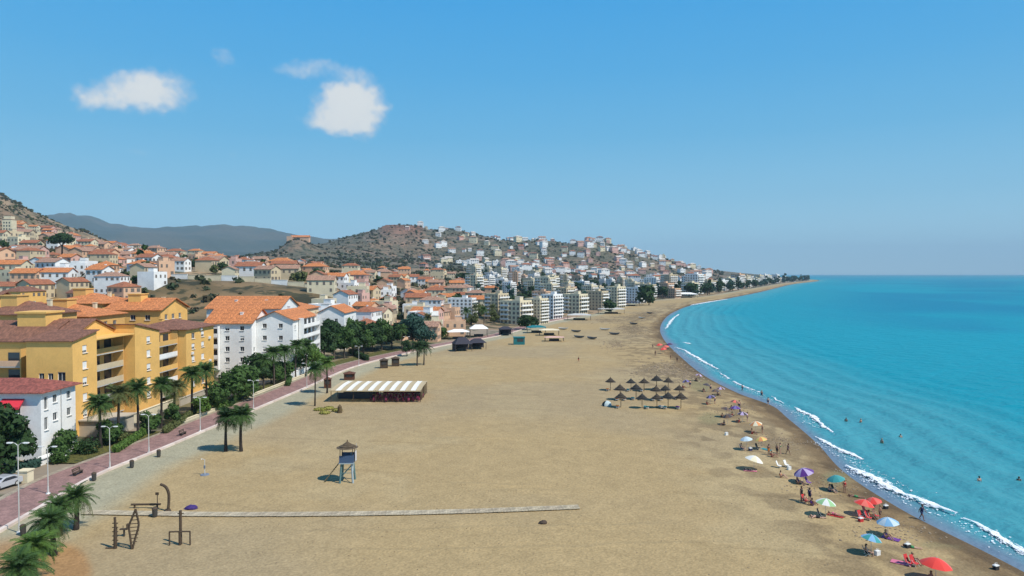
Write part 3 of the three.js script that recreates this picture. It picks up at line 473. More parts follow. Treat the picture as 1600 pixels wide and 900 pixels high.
// ---------------------------------------------------------------- the town: houses, apartment blocks, far villas
const SHUT = M('shuttered_window', [.17, .145, .12], { roughness: .5 });
function houseGeo(seed, w, d, h, kind, floors) {   // wall, roof, openings of one small building, standing on y = 0 with footings below
  const r = rng(seed), wall = [bx(w, h + 4, d, 0, -4, 0)], open = [], roof = [], trim = []; const fh = h / floors, e = h + .01;
  const v = { a: w / 2 + .4, b: d / 2 + .4 }, rise = kind === 'flat' ? 0 : Math.min(w, d) * .24;
  if (kind === 'hip') { const k = Math.min(v.a, v.b) * .95, lx = v.a - k, lz = v.b - k; roof.push(poly([[-v.a, e, v.b], [v.a, e, v.b], [v.a, e, -v.b], [-v.a, e, -v.b], [-lx, e + rise, lz], [lx, e + rise, lz], [lx, e + rise, -lz], [-lx, e + rise, -lz]], [[0, 1, 5, 4], [1, 2, 6, 5], [2, 3, 7, 6], [3, 0, 4, 7], [4, 5, 6, 7], [3, 2, 1, 0]])); }
  else if (kind === 'gable') { roof.push(poly([[-v.a, e - .15, v.b], [v.a, e - .15, v.b], [v.a, e + rise, 0], [-v.a, e + rise, 0], [-v.a, e - .15, -v.b], [v.a, e - .15, -v.b], [-v.a, e + .05, v.b], [v.a, e + .05, v.b], [v.a, e + rise + .2, 0], [-v.a, e + rise + .2, 0], [-v.a, e + .05, -v.b], [v.a, e + .05, -v.b]], [[6, 7, 8, 9], [9, 8, 11, 10], [1, 0, 3, 2], [2, 3, 4, 5], [0, 1, 7, 6], [5, 4, 10, 11], [1, 2, 8, 7], [2, 5, 11, 8], [3, 0, 6, 9], [4, 3, 9, 10]])); wall.push(poly([[w / 2, h, d / 2], [w / 2, h, -d / 2], [w / 2, h + rise * .97, 0]], [[0, 1, 2]]), poly([[-w / 2, h, d / 2], [-w / 2, h + rise * .97, 0], [-w / 2, h, -d / 2]], [[0, 1, 2]])); }
  else { roof.push(bx(w - .5, .1, d - .5, 0, h + .003, 0)); wall.push(bx(w, .8, .25, 0, h, d / 2 - .125), bx(w, .8, .25, 0, h, -d / 2 + .125), bx(.25, .8, d - .5, w / 2 - .125, h, 0), bx(.25, .8, d - .5, -w / 2 + .125, h, 0)); if (w > 9) { wall.push(bx(3, 2.4, 3, w * .18, h + .1, -d * .12)); roof.push(bx(3.3, .15, 3.3, w * .18, h + 2.52, -d * .12)); } }
  if (kind !== 'flat') wall.push(bx(.7, 1.5, .7, w * (.2 + .1 * r()), h + rise * .5, -d * .14));
  for (let f = 0; f < floors; f++) {
    const y = f * fh + fh * .3, nx = Math.max(2, Math.round(w / 3)), nz = Math.max(2, Math.round(d / 3.2));
    for (let k = 0; k < nx; k++) if (r() < .85) open.push(bx(1.1 + .5 * (r() < .3), fh * .48, .1, (k + .5) / nx * w - w / 2, y, d / 2 + .02));
    for (let k = 0; k < nz; k++) if (r() < .85) open.push(bx(.1, fh * .48, 1.1 + .6 * (r() < .35), w / 2 + .02, y, (k + .5) / nz * d - d / 2));
  }
  return { wall: merge(wall), roof: merge(roof), open: merge(open) };
}
const HS = []; { let s = 100; for (const [w, d, h, k, f] of [[11, 8, 6.4, 'gable', 2], [9, 9, 6.2, 'hip', 2], [13, 8.5, 6.6, 'gable', 2], [8, 7.5, 6.0, 'gable', 2], [10, 9, 6.4, 'flat', 2], [14, 9, 9.2, 'hip', 3], [8, 8, 3.6, 'hip', 1]]) HS.push(houseGeo(s++, w, d, h, k, f)); }
function house(label, pos, shape, wall, roof, turn, s, group, name = 'house') {
  const o = thing(name, label, name === 'house' ? 'house' : 'villa', pos, turn, group); o.scale.setScalar(s);
  o.userData.label = label.replace(/(house|villa) with/, (m) => [['long gabled', 'small hipped', 'wide gabled', 'narrow gabled', 'boxy', 'tall hipped', 'low hipped'][HS.indexOf(shape)], m].join(' ')); part('wall', shape.wall, wall, o); part('roof', shape.roof, roof, o); part('window_openings', shape.open, SHUT, o, 'stuff'); return o;
}
// apartment blocks with balcony bands
function aptGeo(seed, w, d, floors) {
  const r = rng(seed), fh = 2.95, h = floors * fh, wall = [bx(w, h + 3, d, 0, -3, 0), bx(w, .9, .25, 0, h + .002, d / 2 - .125), bx(w, .9, .25, 0, h + .002, -d / 2 + .125), bx(.25, .9, d - .5, w / 2 - .125, h + .002, 0), bx(.25, .9, d - .5, -w / 2 + .125, h + .002, 0), bx(4, 3, 4, w * .1, h, -d * .1)], open = [], bal = [], roof = [bx(w - .5, .12, d - .5, 0, h + .004, 0), bx(4.4, .2, 4.4, w * .1, h + 3.02, -d * .1)];
  for (let f = 0; f < floors; f++) {
    const y = f * fh, nx = Math.round(w / 3.4), nz = Math.round(d / 3.6);
    for (let k = 0; k < nx; k++) open.push(bx(1.7, 1.7, .1, (k + .5) / nx * w - w / 2, y + .7, d / 2 + .02)); for (let k = 0; k < nz; k++) open.push(bx(.1, 2.1, 2.1, w / 2 + .02, y + .35, (k + .5) / nz * d - d / 2));
    if (f > 0) { bal.push(merge([bx(1.5, .16, d * .92, w / 2 + .75, y, 0), bx(.1, .95, d * .92, w / 2 + 1.45, y + .162, 0)])); if (f % 1 === 0 && seed % 2) bal.push(merge([bx(w * .4, .16, 1.3, -w * .22, y, d / 2 + .65), bx(w * .4, .95, .1, -w * .22, y + .162, d / 2 + 1.25)])); }
  }
  return { wall: merge(wall), roof: merge(roof), open: merge(open), bal };
}
const AS = [aptGeo(201, 16, 14, 5), aptGeo(202, 22, 13, 6), aptGeo(203, 13, 16, 7), aptGeo(204, 26, 14, 4), aptGeo(205, 18, 15, 8), aptGeo(206, 12, 12, 5)];
function apartment(label, pos, shape, wall, balcony, turn, s, group, far) {
  const o = thing('apartment_block', label, 'building', pos, turn, group); o.scale.setScalar(s);
  o.userData.label = label.replace('block of flats', ['five storey', 'six storey', 'narrow seven storey', 'long four storey', 'tall eight storey', 'small five storey'][AS.indexOf(shape)] + ' block of flats'); part('wall', shape.wall, wall, o); part('roof', shape.roof, ROOF.flat, o); part('window_openings', shape.open, SHUT, o, 'stuff');
  if (far) part('balcony_bands', (shape.allBal ??= merge(shape.bal)), balcony, o, 'stuff'); else for (const b of shape.bal) part('balcony', b, balcony, o);
  return o;
}
const occupied = [];
function free(p, r) { for (const [x, z, q] of occupied) if ((x - p.x) ** 2 + (z - p.z) ** 2 < (r + q) ** 2) return false; return true; }
function scatter(seed, n, [p0, p1], [d0, d1], r, f, bias = 1) { const g = rng(seed); let made = 0; for (let t = 0; t < n * 14 && made < n; t++) { const px = lerp(p0, p1, g()), D = d0 * (d1 / d0) ** (g() ** bias), p = place(px, D); if (kerbX(D) - p.x < r + 9 || !free(p, r)) continue; occupied.push([p.x, p.z, r]); f(p, D, px, g, made++); } }
// keep the seafront rows clear
for (let D = 100; D < 262; D += 7) for (let x = -124; x < -56; x += 8) if (kerbX(D) - x > 4) occupied.push([x, -D, 5]);
const wn = { white: 'white', cream: 'cream', peach: 'peach', pink: 'dusty pink', sand: 'tan', grey: 'grey', yellow: 'yellow' }, rn = { orange: 'orange tiled', terracotta: 'terracotta tiled', brown: 'brown tiled', pale: 'pale tiled', flat: 'flat' };
function townHouse(where, group, walls, roofs, smin = .85, smax = 1.1, turn0 = -.1, spread = .5) {
  return (p, D, px, g) => { const wk = walls[Math.floor(g() * walls.length)], rk = roofs[Math.floor(g() * roofs.length)], i = rk === 'flat' ? 4 : [0, 1, 2, 3, 5, 6, 0, 2][Math.floor(g() * 8)]; house(`${wn[wk]} house with ${rn[rk]} roof ${where}`, p, HS[i], W[wk], ROOF[rk], turn0 + (g() - .5) * spread + (g() < .3 ? Math.PI / 2 : 0), lerp(smin, smax, g()), group); };
}
// the slab of white flats and its neighbours above the beach bars
for (const [px, D, i, wk, t, s, l] of [
  [722, 372, 1, 'white', -.25, .72, 'white slab of flats with blank pale side above the beach bars'], [776, 385, 2, 'sand', -.55, .8, 'sand coloured balcony block beside the white slab of flats'], [806, 372, 0, 'cream', -.6, .95, 'cream balcony block between two taller seafront blocks'],
  [838, 378, 4, 'cream', -.6, .66, 'tall cream balcony block with stacked window bays on the seafront'], [862, 420, 2, 'white', -.6, .8, 'white seven storey block beside the tall cream seafront block'], [898, 470, 0, 'cream', -.6, 1.0, 'cream block with terraces behind the palms of the seafront'],
  [930, 520, 1, 'sand', -.65, .9, 'wide sand coloured block set back from the curving beach'], [962, 560, 2, 'cream', -.7, .95, 'narrow cream tower block beyond the curving beach'], [992, 640, 1, 'white', -.7, .95, 'wide white block behind a dark stand of trees'], [1046, 780, 3, 'peach', -.8, 1.0, 'long peach block at the head of the bay'], [1078, 850, 0, 'cream', -.8, 1.2, 'cream block at the head of the bay beside the peach one'],
]) { const p = place(px, D); occupied.push([p.x, p.z, 9]); apartment(l, p, AS[i], W[wk], W.white, t, s * .86); }
// low houses between the flats and the hill
{ const f = townHouse('in the streets behind the flats', 'houses in the old streets behind the flats', ['white', 'white', 'peach', 'cream', 'pink', 'sand'], ['orange', 'terracotta', 'flat', 'pale', 'flat'], .9, 1.15); scatter(31, 46, [500, 715], [262, 480], 5.2, f); }
{ const f = townHouse('in the streets under the slope', 'houses in the streets under the slope', ['white', 'yellow', 'peach', 'cream', 'pink'], ['orange', 'terracotta', 'brown'], .9, 1.1); scatter(32, 16, [-90, 240], [262, 320], 6, f); }
{ const f = townHouse('on the terraced hillside', 'houses on the terraced hillside', ['white', 'white', 'pink', 'peach', 'cream', 'sand', 'peach'], ['orange', 'terracotta', 'pale', 'pale', 'terracotta', 'flat'], .95, 1.25); scatter(33, 150, [-120, 500], [388, 800], 5.2, f, .9); }
{ const f = townHouse('on the lower slope behind the yellow flats', 'houses on the lower slope', ['white', 'cream', 'peach', 'white', 'sand'], ['orange', 'terracotta', 'flat', 'pale'], .9, 1.15); scatter(39, 34, [-60, 240], [285, 385], 6, f); }
{ const f = townHouse('high up below the brown hilltop', 'houses below the brown hilltop', ['cream', 'pink', 'peach', 'sand'], ['pale', 'terracotta', 'orange'], .9, 1.2); scatter(34, 34, [-100, 250], [740, 900], 6, (p, D, px, g, k) => { if (HORIZON - (p.y + 7 - H) / D * F > 346) f(p, D, px, g, k); }); }
{ const f = townHouse('in the orange roofed quarter', 'houses in the orange roofed quarter', ['peach', 'cream', 'white', 'sand', 'peach'], ['orange', 'orange', 'terracotta', 'pale'], .9, 1.15); scatter(35, 62, [545, 775], [430, 900], 6, f); }
scatter(36, 62, [735, 1020], [470, 1150], 10, (p, D, px, g) => { const wk = ['cream', 'white', 'white', 'cream', 'peach', 'sand'][Math.floor(g() * 6)]; apartment(`${wn[wk]} block of flats in the town behind the bay`, p, AS[Math.floor(g() * 6)], W[wk], W.white, -.6 + (g() - .5) * .5, .6 + .28 * g(), 'flats in the town behind the bay', true); });
// blocks along the far shore of the bay
{ const g = rng(37); let k = 0; for (let D = 900; D < 2500; D *= 1.035) for (const row of [0, 1]) { if (row && g() < .45) continue; const x = kerbX(D) - 24 - row * 42 - 14 * g(), wk = ['cream', 'white', 'white', 'sand', 'peach'][Math.floor(g() * 5)]; const p = new THREE.Vector3(x, land(x, D), -D); if (!free(p, 10)) continue; occupied.push([p.x, p.z, 12]); apartment(`${wn[wk]} block of flats along the far shore of the bay`, p, AS[Math.floor(g() * 6)], W[wk], W.white, -.9 + (g() - .5) * .3, .85 + .25 * g(), 'flats along the far shore of the bay', true); } }
scatter(38, 330, [610, 1110], [1250, 2330], 8, (p, D, px, g) => { if (g() > sst(600, 820, px)) return; const wk = ['white', 'white', 'white', 'cream', 'pink'][Math.floor(g() * 5)], rk = g() < .45 ? 'flat' : ['terracotta', 'pale', 'brown'][Math.floor(g() * 3)]; house(`${wn[wk]} villa with ${rn[rk]} roof on the far hillside`, p, HS[Math.floor(g() * 6)], W[wk], ROOF[rk], -.3 + g(), 1.0 + .7 * g(), 'villas on the far hillside', 'villa'); }, .5);
// a red brick tower by the hilltop and the ruined mound
{ const p = place(16, 720); const o = thing('tower_block', 'pale tower with narrow windows on the hillside above the houses', 'building', p, .1); part('wall', merge([bx(9, 20, 9, 0, -4, 0), bx(7, 4, 7, 0, 16, 0)]), W.cream, o); part('roof', merge([bx(9.6, .4, 9.6, 0, 16.003, 0), bx(7.5, .4, 7.5, 0, 20.003, 0)]), ROOF.pale, o); for (let f = 0; f < 4; f++) for (const x of [-2.6, 0, 2.6]) part('window', bx(1.2, 1.6, .1, x, 2 + f * 3.3, 4.52), GLASS, o); }
{ const p = place(470, 1690); const o = thing('hilltop_building', 'peach building with orange roof on the low hilltop', 'building', p, 0); part('wall', merge([bx(44, 16, 14, 0, -6, 0), bx(14, 18, 14, -24, -6, 2)]), W.peach, o); part('roof', merge([poly([[-23, 10, 8], [23, 10, 8], [23, 15, 0], [-23, 15, 0], [-23, 10, -8], [23, 10, -8]], [[0, 1, 2, 3], [3, 2, 5, 4], [0, 3, 4], [1, 5, 2], [4, 5, 1, 0]])]), ROOF.orange, o); }
// retaining wall along the top of the slope
{ for (let k = 0; k < 9; k++) { const a = place(268 + k * 26, 384), b = place(268 + (k + 1) * 26 - 1, 384); const d = b.clone().sub(a), y = Math.min(a.y, b.y); const o = lone('retaining_wall', merge([bx(d.length(), 4.6, .5, 0, -2.2, 0), bx(d.length(), .2, .7, 0, 2.402, 0)]), W[k % 3 ? 'cream' : 'white'], 'pale retaining wall section along the top of the brown slope', 'wall', [(a.x + b.x) / 2, y + .6, (a.z + b.z) / 2], Math.atan2(-d.z, d.x), 'retaining wall along the brown slope'); } }
// town trees
{ const grp = 'trees among the town houses', lab = ['dark green tree among the town houses', 'olive green tree among the town houses', 'bluish green tree among the town houses'];
  scatter(41, 110, [-100, 720], [265, 880], 3, (p, D, px, g) => { if (D < 390 && px > 250 && px < 560) return; const k = Math.floor(g() * 3); tree(FARTREES[k], [LEAF[0], LEAF[3], LEAF[4]][k], lab[k], p, .7 + .7 * g(), g() * 6, grp); });
  scatter(42, 130, [720, 1080], [395, 1150], 3.5, (p, D, px, g) => { const k = Math.floor(g() * 3); tree(FARTREES[k], [LEAF[0], LEAF[0], LEAF[4]][k], ['dark green tree between the bay flats', 'rounded dark tree between the bay flats', 'tall bluish green tree between the bay flats'][k], p, 1 + .9 * g(), g() * 6, 'trees between the bay flats'); });
  const g = rng(43); for (let D = 700; D < 3600; D *= 1.03) { const x = kerbX(D) - 6 - 10 * g(), k = Math.floor(g() * 3); tree(FARTREES[k], [LEAF[0], LEAF[4], LEAF[0]][k], ['dark tree lining the far shore', 'bluish tree lining the far shore', 'tall narrow tree lining the far shore'][k], [x, land(x, D), -D], 1.3 + 1.6 * g() * (D > 2000 ? 1.5 : 1), g() * 6, 'trees lining the far shore'); }
  // big dark umbrella pine above the hillside houses and a few others that stand out
  const pine = { trunk: merge([bar([0, -1, 0], [.3, 8, 0], .4, 8, .28), bar([.2, 7, 0], [3, 10, 1], .2, 6, .1), bar([.2, 7, 0], [-3, 10, -.6], .2, 6, .1)]), crown: clumps(77, [[0, 10.6, 0, 4.6, 2.2, 4.4], [3, 10.2, .6, 3, 1.8, 3], [-3, 10, 0, 3, 1.8, 3], [.5, 11.6, 0, 3.2, 1.6, 3]], 420, .5) };
  tree(pine, LEAF[0], 'large dark umbrella pine rising above the hillside houses', place(97, 470), 1.45, 0, undefined, 'pine_tree', TRUNKD);
  for (const [px, D, s, k, l] of [[225, 450, 1.9, 2, 'tall green tree standing above the walled terrace'], [188, 620, 1.6, 0, 'dark tree beside the peach houses high on the hillside'], [232, 372, 1.5, 1, 'dark tree at the end of the pale retaining wall'], [8, 520, 1.8, 1, 'broad dark tree over low hillside roofs'], [410, 440, 1.4, 2, 'dark narrow tree behind the retaining wall'], [350, 450, 1.2, 0, 'bushy green tree above the middle of the retaining wall'], [1014, 600, 3.0, 1, 'large dark tree clump standing in front of the bay flats'], [955, 470, 1.7, 0, 'dark tree in front of the cream tower block']]) tree(FARTREES[k], LEAF[k === 2 ? 1 : 0], l, place(px, D), s);
}
// scrub on the hills: countless bushes
{ const g = rng(51), geo = clumps(5, [[0, .9, 0, 1.5, 1.1, 1.5], [1, .7, .3, 1, .8, 1]], 16, .75), list = [];
  for (let k = 0; k < 26000; k++) { const px = lerp(-300, 1130, g()), D = 310 * (2900 / 310) ** (g() ** .8), p = place(px, D); if (kerbX(D) - p.x < 40) continue; if (fbm(p.x / 60, D / 60, 3) < (D > 1200 ? .38 : .44) || !free(p, 1.5) || (D < 405 && px > 240 && px < 575 && g() < .85)) continue; list.push([p, .5 + 1.3 * g() * (D > 1200 ? 1.9 : 1)]); }
  const im = new THREE.InstancedMesh(geo, leafM('leaf_scrub', [.08, .09, .05]), list.length), m = new THREE.Matrix4(); list.forEach(([p, s], i) => { m.makeRotationY(i * 1.3).setPosition(p); m.scale(new THREE.Vector3(s, s, s)); im.setMatrixAt(i, m); im.setColorAt(i, new THREE.Color(.8 + .6 * g(), .9 + .3 * g(), .8 + .3 * g())); });
  stuff('scrub', im, 'low dark green scrub dotted over the dry hills', 'scrub'); }
// ---------------------------------------------------------------- promenade, kerb, gardens
function strip(o0, o1, y, D0, D1, step = 2) { const n = Math.ceil((D1 - D0) / step) + 1; return gridMesh(n, 5, (r, c) => { const D = D0 + (D1 - D0) * r / (n - 1); return { p: [kerbX(D) + lerp(o0, o1, c / 4), y, -D] }; }); }
struct('promenade', strip(-6.4, -.42, .05, 34, 430), M('promenade', [.47, .27, .23], { map: T.pave, s: 6, roughness: .9 }), 'red paved seafront promenade between the gardens and the beach', 'promenade');
struct('cycle_strip', strip(-7.2, -6.4, .042, 34, 430), M('paving_pale', [.56, .46, .33], { map: T.pave, s: 4 }), 'pale paved strip along the garden side of the promenade', 'pavement');
{ // pale kerb wall: separate stones where they can be told apart
  const o = new THREE.Group(); o.name = 'kerb'; o.userData = { kind: 'structure', label: 'pale low kerb wall between promenade and sand', category: 'kerb' }; scene.add(o);
  const m = [PL('kerb_a', [.68, .55, .47]), PL('kerb_b', [.72, .60, .52]), PL('kerb_c', [.62, .50, .43])], g = new THREE.BoxGeometry(.5, .5, 2.96); g.translate(0, .02, 0); const G0 = uvBox(g);
  let k = 0; for (let D = 40; D < 205; D += 3) { const x0 = kerbX(D), x1 = kerbX(D + 3); const s = part('kerb_stone', G0, m[(k * 7) % 3], o); s.position.set((x0 + x1) / 2 - .17, 0, -(D + 1.5)); s.rotation.y = -Math.atan2(x1 - x0, 3); k++; }
  const far = []; for (let D = 205; D < 430; D += 3) { const x0 = kerbX(D), x1 = kerbX(D + 3), l = Math.hypot(3, x1 - x0); far.push(bx(.5, .5, l, (x0 + x1) / 2 - .17, -.23, -(D + 1.5), -Math.atan2(x1 - x0, 3))); } part('kerb_stones', merge(far), m[0], o, 'stuff');
}
// lawns, garden walls, hedges between promenade and buildings
const LAWN = M('lawn', [.13, .13, .025], { map: T.scrub, s: 5, roughness: 1 });
struct('lawn', strip(-13.5, -7.4, .03, 98, 118), LAWN, 'yellow-green lawn beside the promenade near the white villa', 'lawn');
struct('lawn', strip(-12.5, -7.4, .03, 124, 250), LAWN, 'long grass verge between the promenade and the flats', 'lawn');
struct('car_park', gridMesh(8, 8, (r, c) => ({ p: [-86 + c * 2.6, .02, -(70 + r * 5)] })), M('asphalt', [.06, .06, .062], { map: T.pave, s: 12, roughness: .95 }), 'grey asphalt car park behind the promenade hedge', 'car park');
{ const a = G(56, 728), b = G(124, 703), d = b.clone().sub(a); lone('garden_wall', merge([bx(d.length(), .9, .9, 0, -.1, 0), bx(d.length() + .2, .12, 1.3, 0, .802, 0)]), W.white, 'bright white low wall with broad flat top beside the lawn', 'wall', [(a.x + b.x) / 2, 0, (a.z + b.z) / 2], Math.atan2(-d.z, d.x));
  lone('wall_pier', merge([bx(1.3, 1.5, 1.2, 0, -.1, 0), bx(1.5, .14, 1.4, 0, 1.402, 0)]), W.cream, 'square cream pier at the end of the white wall', 'pier', G(40, 752)); lone('wall_pier', merge([bx(.7, 1.8, .7, 0, -.1, 0), bx(.9, .12, .9, 0, 1.702, 0)]), W.white, 'narrow white gate pier between lawn and hedge', 'pier', G(115, 700));
  const wallSeg = (l, x, d0, d1, h, m) => lone('garden_wall', merge([bx(.3, h, d1 - d0, 0, -.1, 0), bx(.5, .1, d1 - d0, 0, h - .098, 0)]), m, l, 'wall', [x, 0, -(d0 + d1) / 2]);
  wallSeg('cream garden wall in front of the yellow flats', -68.6, 118, 139, 1.7, W.cream); wallSeg('stone garden wall below the hipped yellow block', -68, 141, 166, 1.5, W.stone); wallSeg('white garden wall in front of the white flats', -56.6, 176, 208, 1.6, W.white); 
  const low = (l, d0, d1, m) => { const x0 = kerbX(d0) - 7.6, x1 = kerbX(d1) - 7.6, L = Math.hypot(d1 - d0, x1 - x0); lone('low_wall', merge([bx(.35, .6, L, 0, -.1, 0), bx(.5, .08, L, 0, .5, 0)]), m, l, 'wall', [(x0 + x1) / 2, 0, -(d0 + d1) / 2], -Math.atan2(x1 - x0, d1 - d0)); };
  low('low cream wall along the promenade beside the palm row', 119, 143, W.cream); low('low cream wall along the promenade by the white flats', 150, 196, W.cream);
  lone('garage', merge([bx(8, 2.6, 6, 0, -.1, 0), bx(8.6, .2, 6.6, 0, 2.502, 0)]), W.stone, 'low stone garage under the first yellow block', 'garage', [-70.2, 0, -117.5]);
}
{ for (const [px, py, k, s, l] of [[172, 694, 2, .8, 'small green tree between palms and garage'], [235, 676, 2, .75, 'small green tree under the palm row by the narrow yellow block'], [268, 666, 0, .62, 'low tree under the palms by the dark balconies'], [312, 650, 2, .8, 'bushy tree beside the hipped yellow block'], [338, 640, 4, .8, 'spreading tree where yellow and white flats meet'], [440, 596, 4, .9, 'spreading tree below the gabled flats'], [470, 586, 0, 1.05, 'leafy tree below the seaward balconies'], [492, 578, 1, 1.15, 'tall leafy tree at the end of the gabled flats']]) tree(TREES[k], LEAF[px % 3 === 0 ? 2 : 1], l, G(px, py), s, px);
  const hd = (l, px, py, w, h, d, t, leaf = LEAF[1]) => { const o = lone('hedge', hedgeGeo(px, w, h, d), leaf, l, 'hedge', G(px, py), t); return o; };
  hd('clipped hedge beside the parked cars', 22, 738, 7, 1.3, 1.4, 1.2, LEAF[4]); hd('hedge in front of the yellow flats under the palms', 205, 692, 13, 1.2, 1.3, 1.75, LEAF[2]); hd('long hedge before the hipped yellow block', 282, 662, 16, 1.3, 1.3, 1.72, LEAF[3]); hd('hedge in front of the white flats', 372, 624, 18, 1.2, 1.4, 1.75, LEAF[1]); hd('hedge beside the palms below the gabled flats', 452, 594, 20, 1.2, 1.4, 1.85, LEAF[1]); hd('dark hedge along the promenade bend', 560, 558, 22, 1.8, 1.6, 2.05, LEAF[0]);
  const bush = (l, px, py, R, h, leaf = LEAF[0]) => lone('bush', bushGeo(px + py, R, h), leaf, l, 'bush', G(px, py)); 
  bush('round dark bush at the end of the lawn', 139, 708, 1.9, 2.6); bush('bush between white pier and villa', 94, 722, 1.6, 2.2, LEAF[1]); bush('leafy bush beside the villa wall', 119, 708, 1.5, 2.4, LEAF[1]); bush('dark bush under the palm row', 170, 694, 1.2, 1.6); bush('bush beside the garage', 190, 690, 1.4, 1.9, LEAF[3]); bush('bright bush below the hipped yellow block', 345, 640, 1.8, 2.4, LEAF[2]); bush('pale bush at the promenade edge under the trees', 400, 612, 1.6, 1.8, LEAF[3]);
}
// ---------------------------------------------------------------- trees along the gardens
{ const t = (k, leaf, l, px, py, s, turn = 0) => tree(TREES[k], leaf, l, G(px, py), s, turn);
  t(3, LEAF[0], 'huge dark tree in front of the white villa', 2, 744, 1.12); t(1, LEAF[0], 'dark tree crowding the big one by the villa', 22, 734, .85, 1); t(4, LEAF[0], 'dark spreading tree over the parked cars', -34, 752, 1.2, 2); t(2, LEAF[1], 'small leafy tree against the white villa wall', 100, 714, .8, .5);
  t(1, LEAF[1], 'green tree at the corner of the hipped yellow block', 352, 634, 1.25); t(4, LEAF[1], 'spreading green tree before the white flats', 378, 624, 1.3, 1); t(0, LEAF[0], 'dark tree under the long orange roof', 402, 610, 1.3, 2); t(2, LEAF[1], 'round green tree beside the white hedge', 424, 600, 1.3, 3);
  const far = [[506, 566, 3, .95, 0], [522, 562, 1, 1.15, 0], [538, 560, 3, .9, 1], [552, 556, 0, 1.2, 0], [568, 553, 1, 1.15, 1], [582, 550, 3, .9, 0], [596, 548, 0, 1.3, 1], [612, 545, 1, 1.1, 0], [514, 554, 3, 1.05, 0], [545, 548, 3, 1.0, 1], [575, 545, 1, 1.2, 0], [604, 540, 4, 1.1, 0]];
  far.forEach(([px, py, k, s, m], i) => tree(TREES[k], LEAF[m], ['dark leafy tree in the grove behind the promenade bend', 'mid green tree in the grove behind the promenade bend'][m], G(px, py), s * 1.32, i, 'trees of the promenade grove'));
  t(3, LEAF[4], 'tall bluish tree beyond the promenade grove', 645, 545, 1.5, 1); t(1, LEAF[4], 'bluish tree beside two beach palms', 664, 545, 1.6, 2); t(0, LEAF[0], 'dark bushy tree behind the beach palms', 636, 556, .8, 2); t(4, LEAF[1], 'low green tree by the dark beach bar', 690, 530, .9, 1); t(1, LEAF[3], 'olive tree behind the white awnings', 736, 512, 1.2, 0); t(0, LEAF[3], 'olive tree beside the teal kiosk', 772, 508, 1.2, 2); t(4, LEAF[0], 'dark tree behind the teal kiosk', 822, 515, 1.3, 1); t(2, LEAF[0], 'dark round tree at the back of the beach', 836, 512, 1.1, 1); t(3, LEAF[3], 'tall olive tree in front of the cream blocks', 748, 500, 1.1, 3);
}
// ---------------------------------------------------------------- palms
{ const P = (l, px, py, o) => palm(l, G(px, py), o);
  // young bushy palms in the clay bed
  P('bushy palm at the inland end of the boardwalk', 118, 828, { h: 3.1, s: .95, seed: 1, fronds: 40, r: .26, leaf: LEAF[1], bark: TRUNKD }); P('bushy palm in the clay bed beside the promenade kerb', 84, 868, { h: 3.0, s: 1.0, seed: 2, fronds: 42, r: .26, leaf: LEAF[1], bark: TRUNKD }); P('bushy palm in the clay bed farther from the boardwalk', 56, 912, { h: 3.1, s: .95, seed: 3, fronds: 42, r: .26, leaf: LEAF[2], bark: TRUNKD }); P('bushy palm at the edge of the clay bed', 26, 952, { h: 3.0, s: 1.0, seed: 4, fronds: 42, r: .26, leaf: LEAF[1], bark: TRUNKD }); P('short palm close to the kerb and lamp post', 92, 838, { h: 2.6, s: .9, seed: 5, fronds: 38, r: .24, leaf: LEAF[1], bark: TRUNKD });
  // the pair on the open sand
  P('thick trunked palm of the pair standing on open sand', 353, 704, { h: 4.9, s: 1.25, seed: 6, fronds: 46, r: .24, leaf: LEAF[0], set: FANS, bark: TRUNKD, lean: -.1 }); P('palm with bright crown of the pair standing on open sand', 377, 704, { h: 5.2, s: 1.4, seed: 7, fronds: 48, r: .22, leaf: LEAF[1], set: FANS, bark: TRUNKD, lean: .15 });
  // the row along the gardens
  [[158, 700, 6.2, 'beside the round dark bush'], [186, 690, 7, 'in front of the stone garage'], [215, 684, 7.2, 'before the deep balconies'], [252, 668, 6.8, 'before the narrow yellow block'], [274, 662, 6, 'shorter than its neighbours'], [300, 650, 7.2, 'before the stacked dark balconies'], [322, 643, 7.4, 'tallest, by the hipped block corner']].forEach(([px, py, h, l], i) => P('palm in the yellow flats row, ' + l, px, py, { h: h * 1.06, s: 1.42 + .2 * h2(i, 3), seed: 10 + i, fronds: 38, r: .22, leaf: LEAF[i % 3 === 1 ? 3 : 1], set: FANS, lean: .2 - .1 * (i % 4), bark: TRUNKD, group: 'palms before the yellow flats' }));
  [[428, 604, 7.4], [446, 598, 7.2], [462, 592, 7.8], [478, 588, 7.4], [412, 610, 6.4]].forEach(([px, py, h], i) => P('slim palm in the row before the gabled white flats', px, py, { h: h * 1.05, s: 1.6, seed: 20 + i, fronds: 38, r: .2, leaf: LEAF[1], set: FANS, split: false, group: 'palms before the white flats' }));
  P('lone slim palm beside the striped beach bar', 492, 634, { h: 7.2, s: 1.45, seed: 30, fronds: 36, r: .16, leaf: LEAF[1], set: FANS, lean: .1, bark: TRUNKD }); P('palm behind the lone slim palm near the brown kiosk', 511, 614, { h: 6.6, s: 1.5, seed: 31, fronds: 36, r: .2, leaf: LEAF[2], set: FANS, bark: TRUNKD });
  [[652, 571, 5.2], [662, 570, 5.0]].forEach(([px, py, h], i) => P('palm of the two at the sandy end of the promenade bend', px, py, { h, s: 1.25, seed: 33 + i, fronds: 34, r: .2, leaf: LEAF[0], split: false, group: 'palms at the promenade bend' }));
  [[728, 512, 8], [742, 508, 9], [756, 510, 8], [770, 506, 8.4], [786, 504, 8], [668, 528, 8], [628, 548, 7]].forEach(([px, py, h], i) => P('palm behind the beach bars on the bend', px, py, { h, s: 1.4, seed: 40 + i, fronds: 28, r: .2, leaf: LEAF[i % 2 ? 3 : 1], split: false, group: 'palms behind the beach bars' }));
}
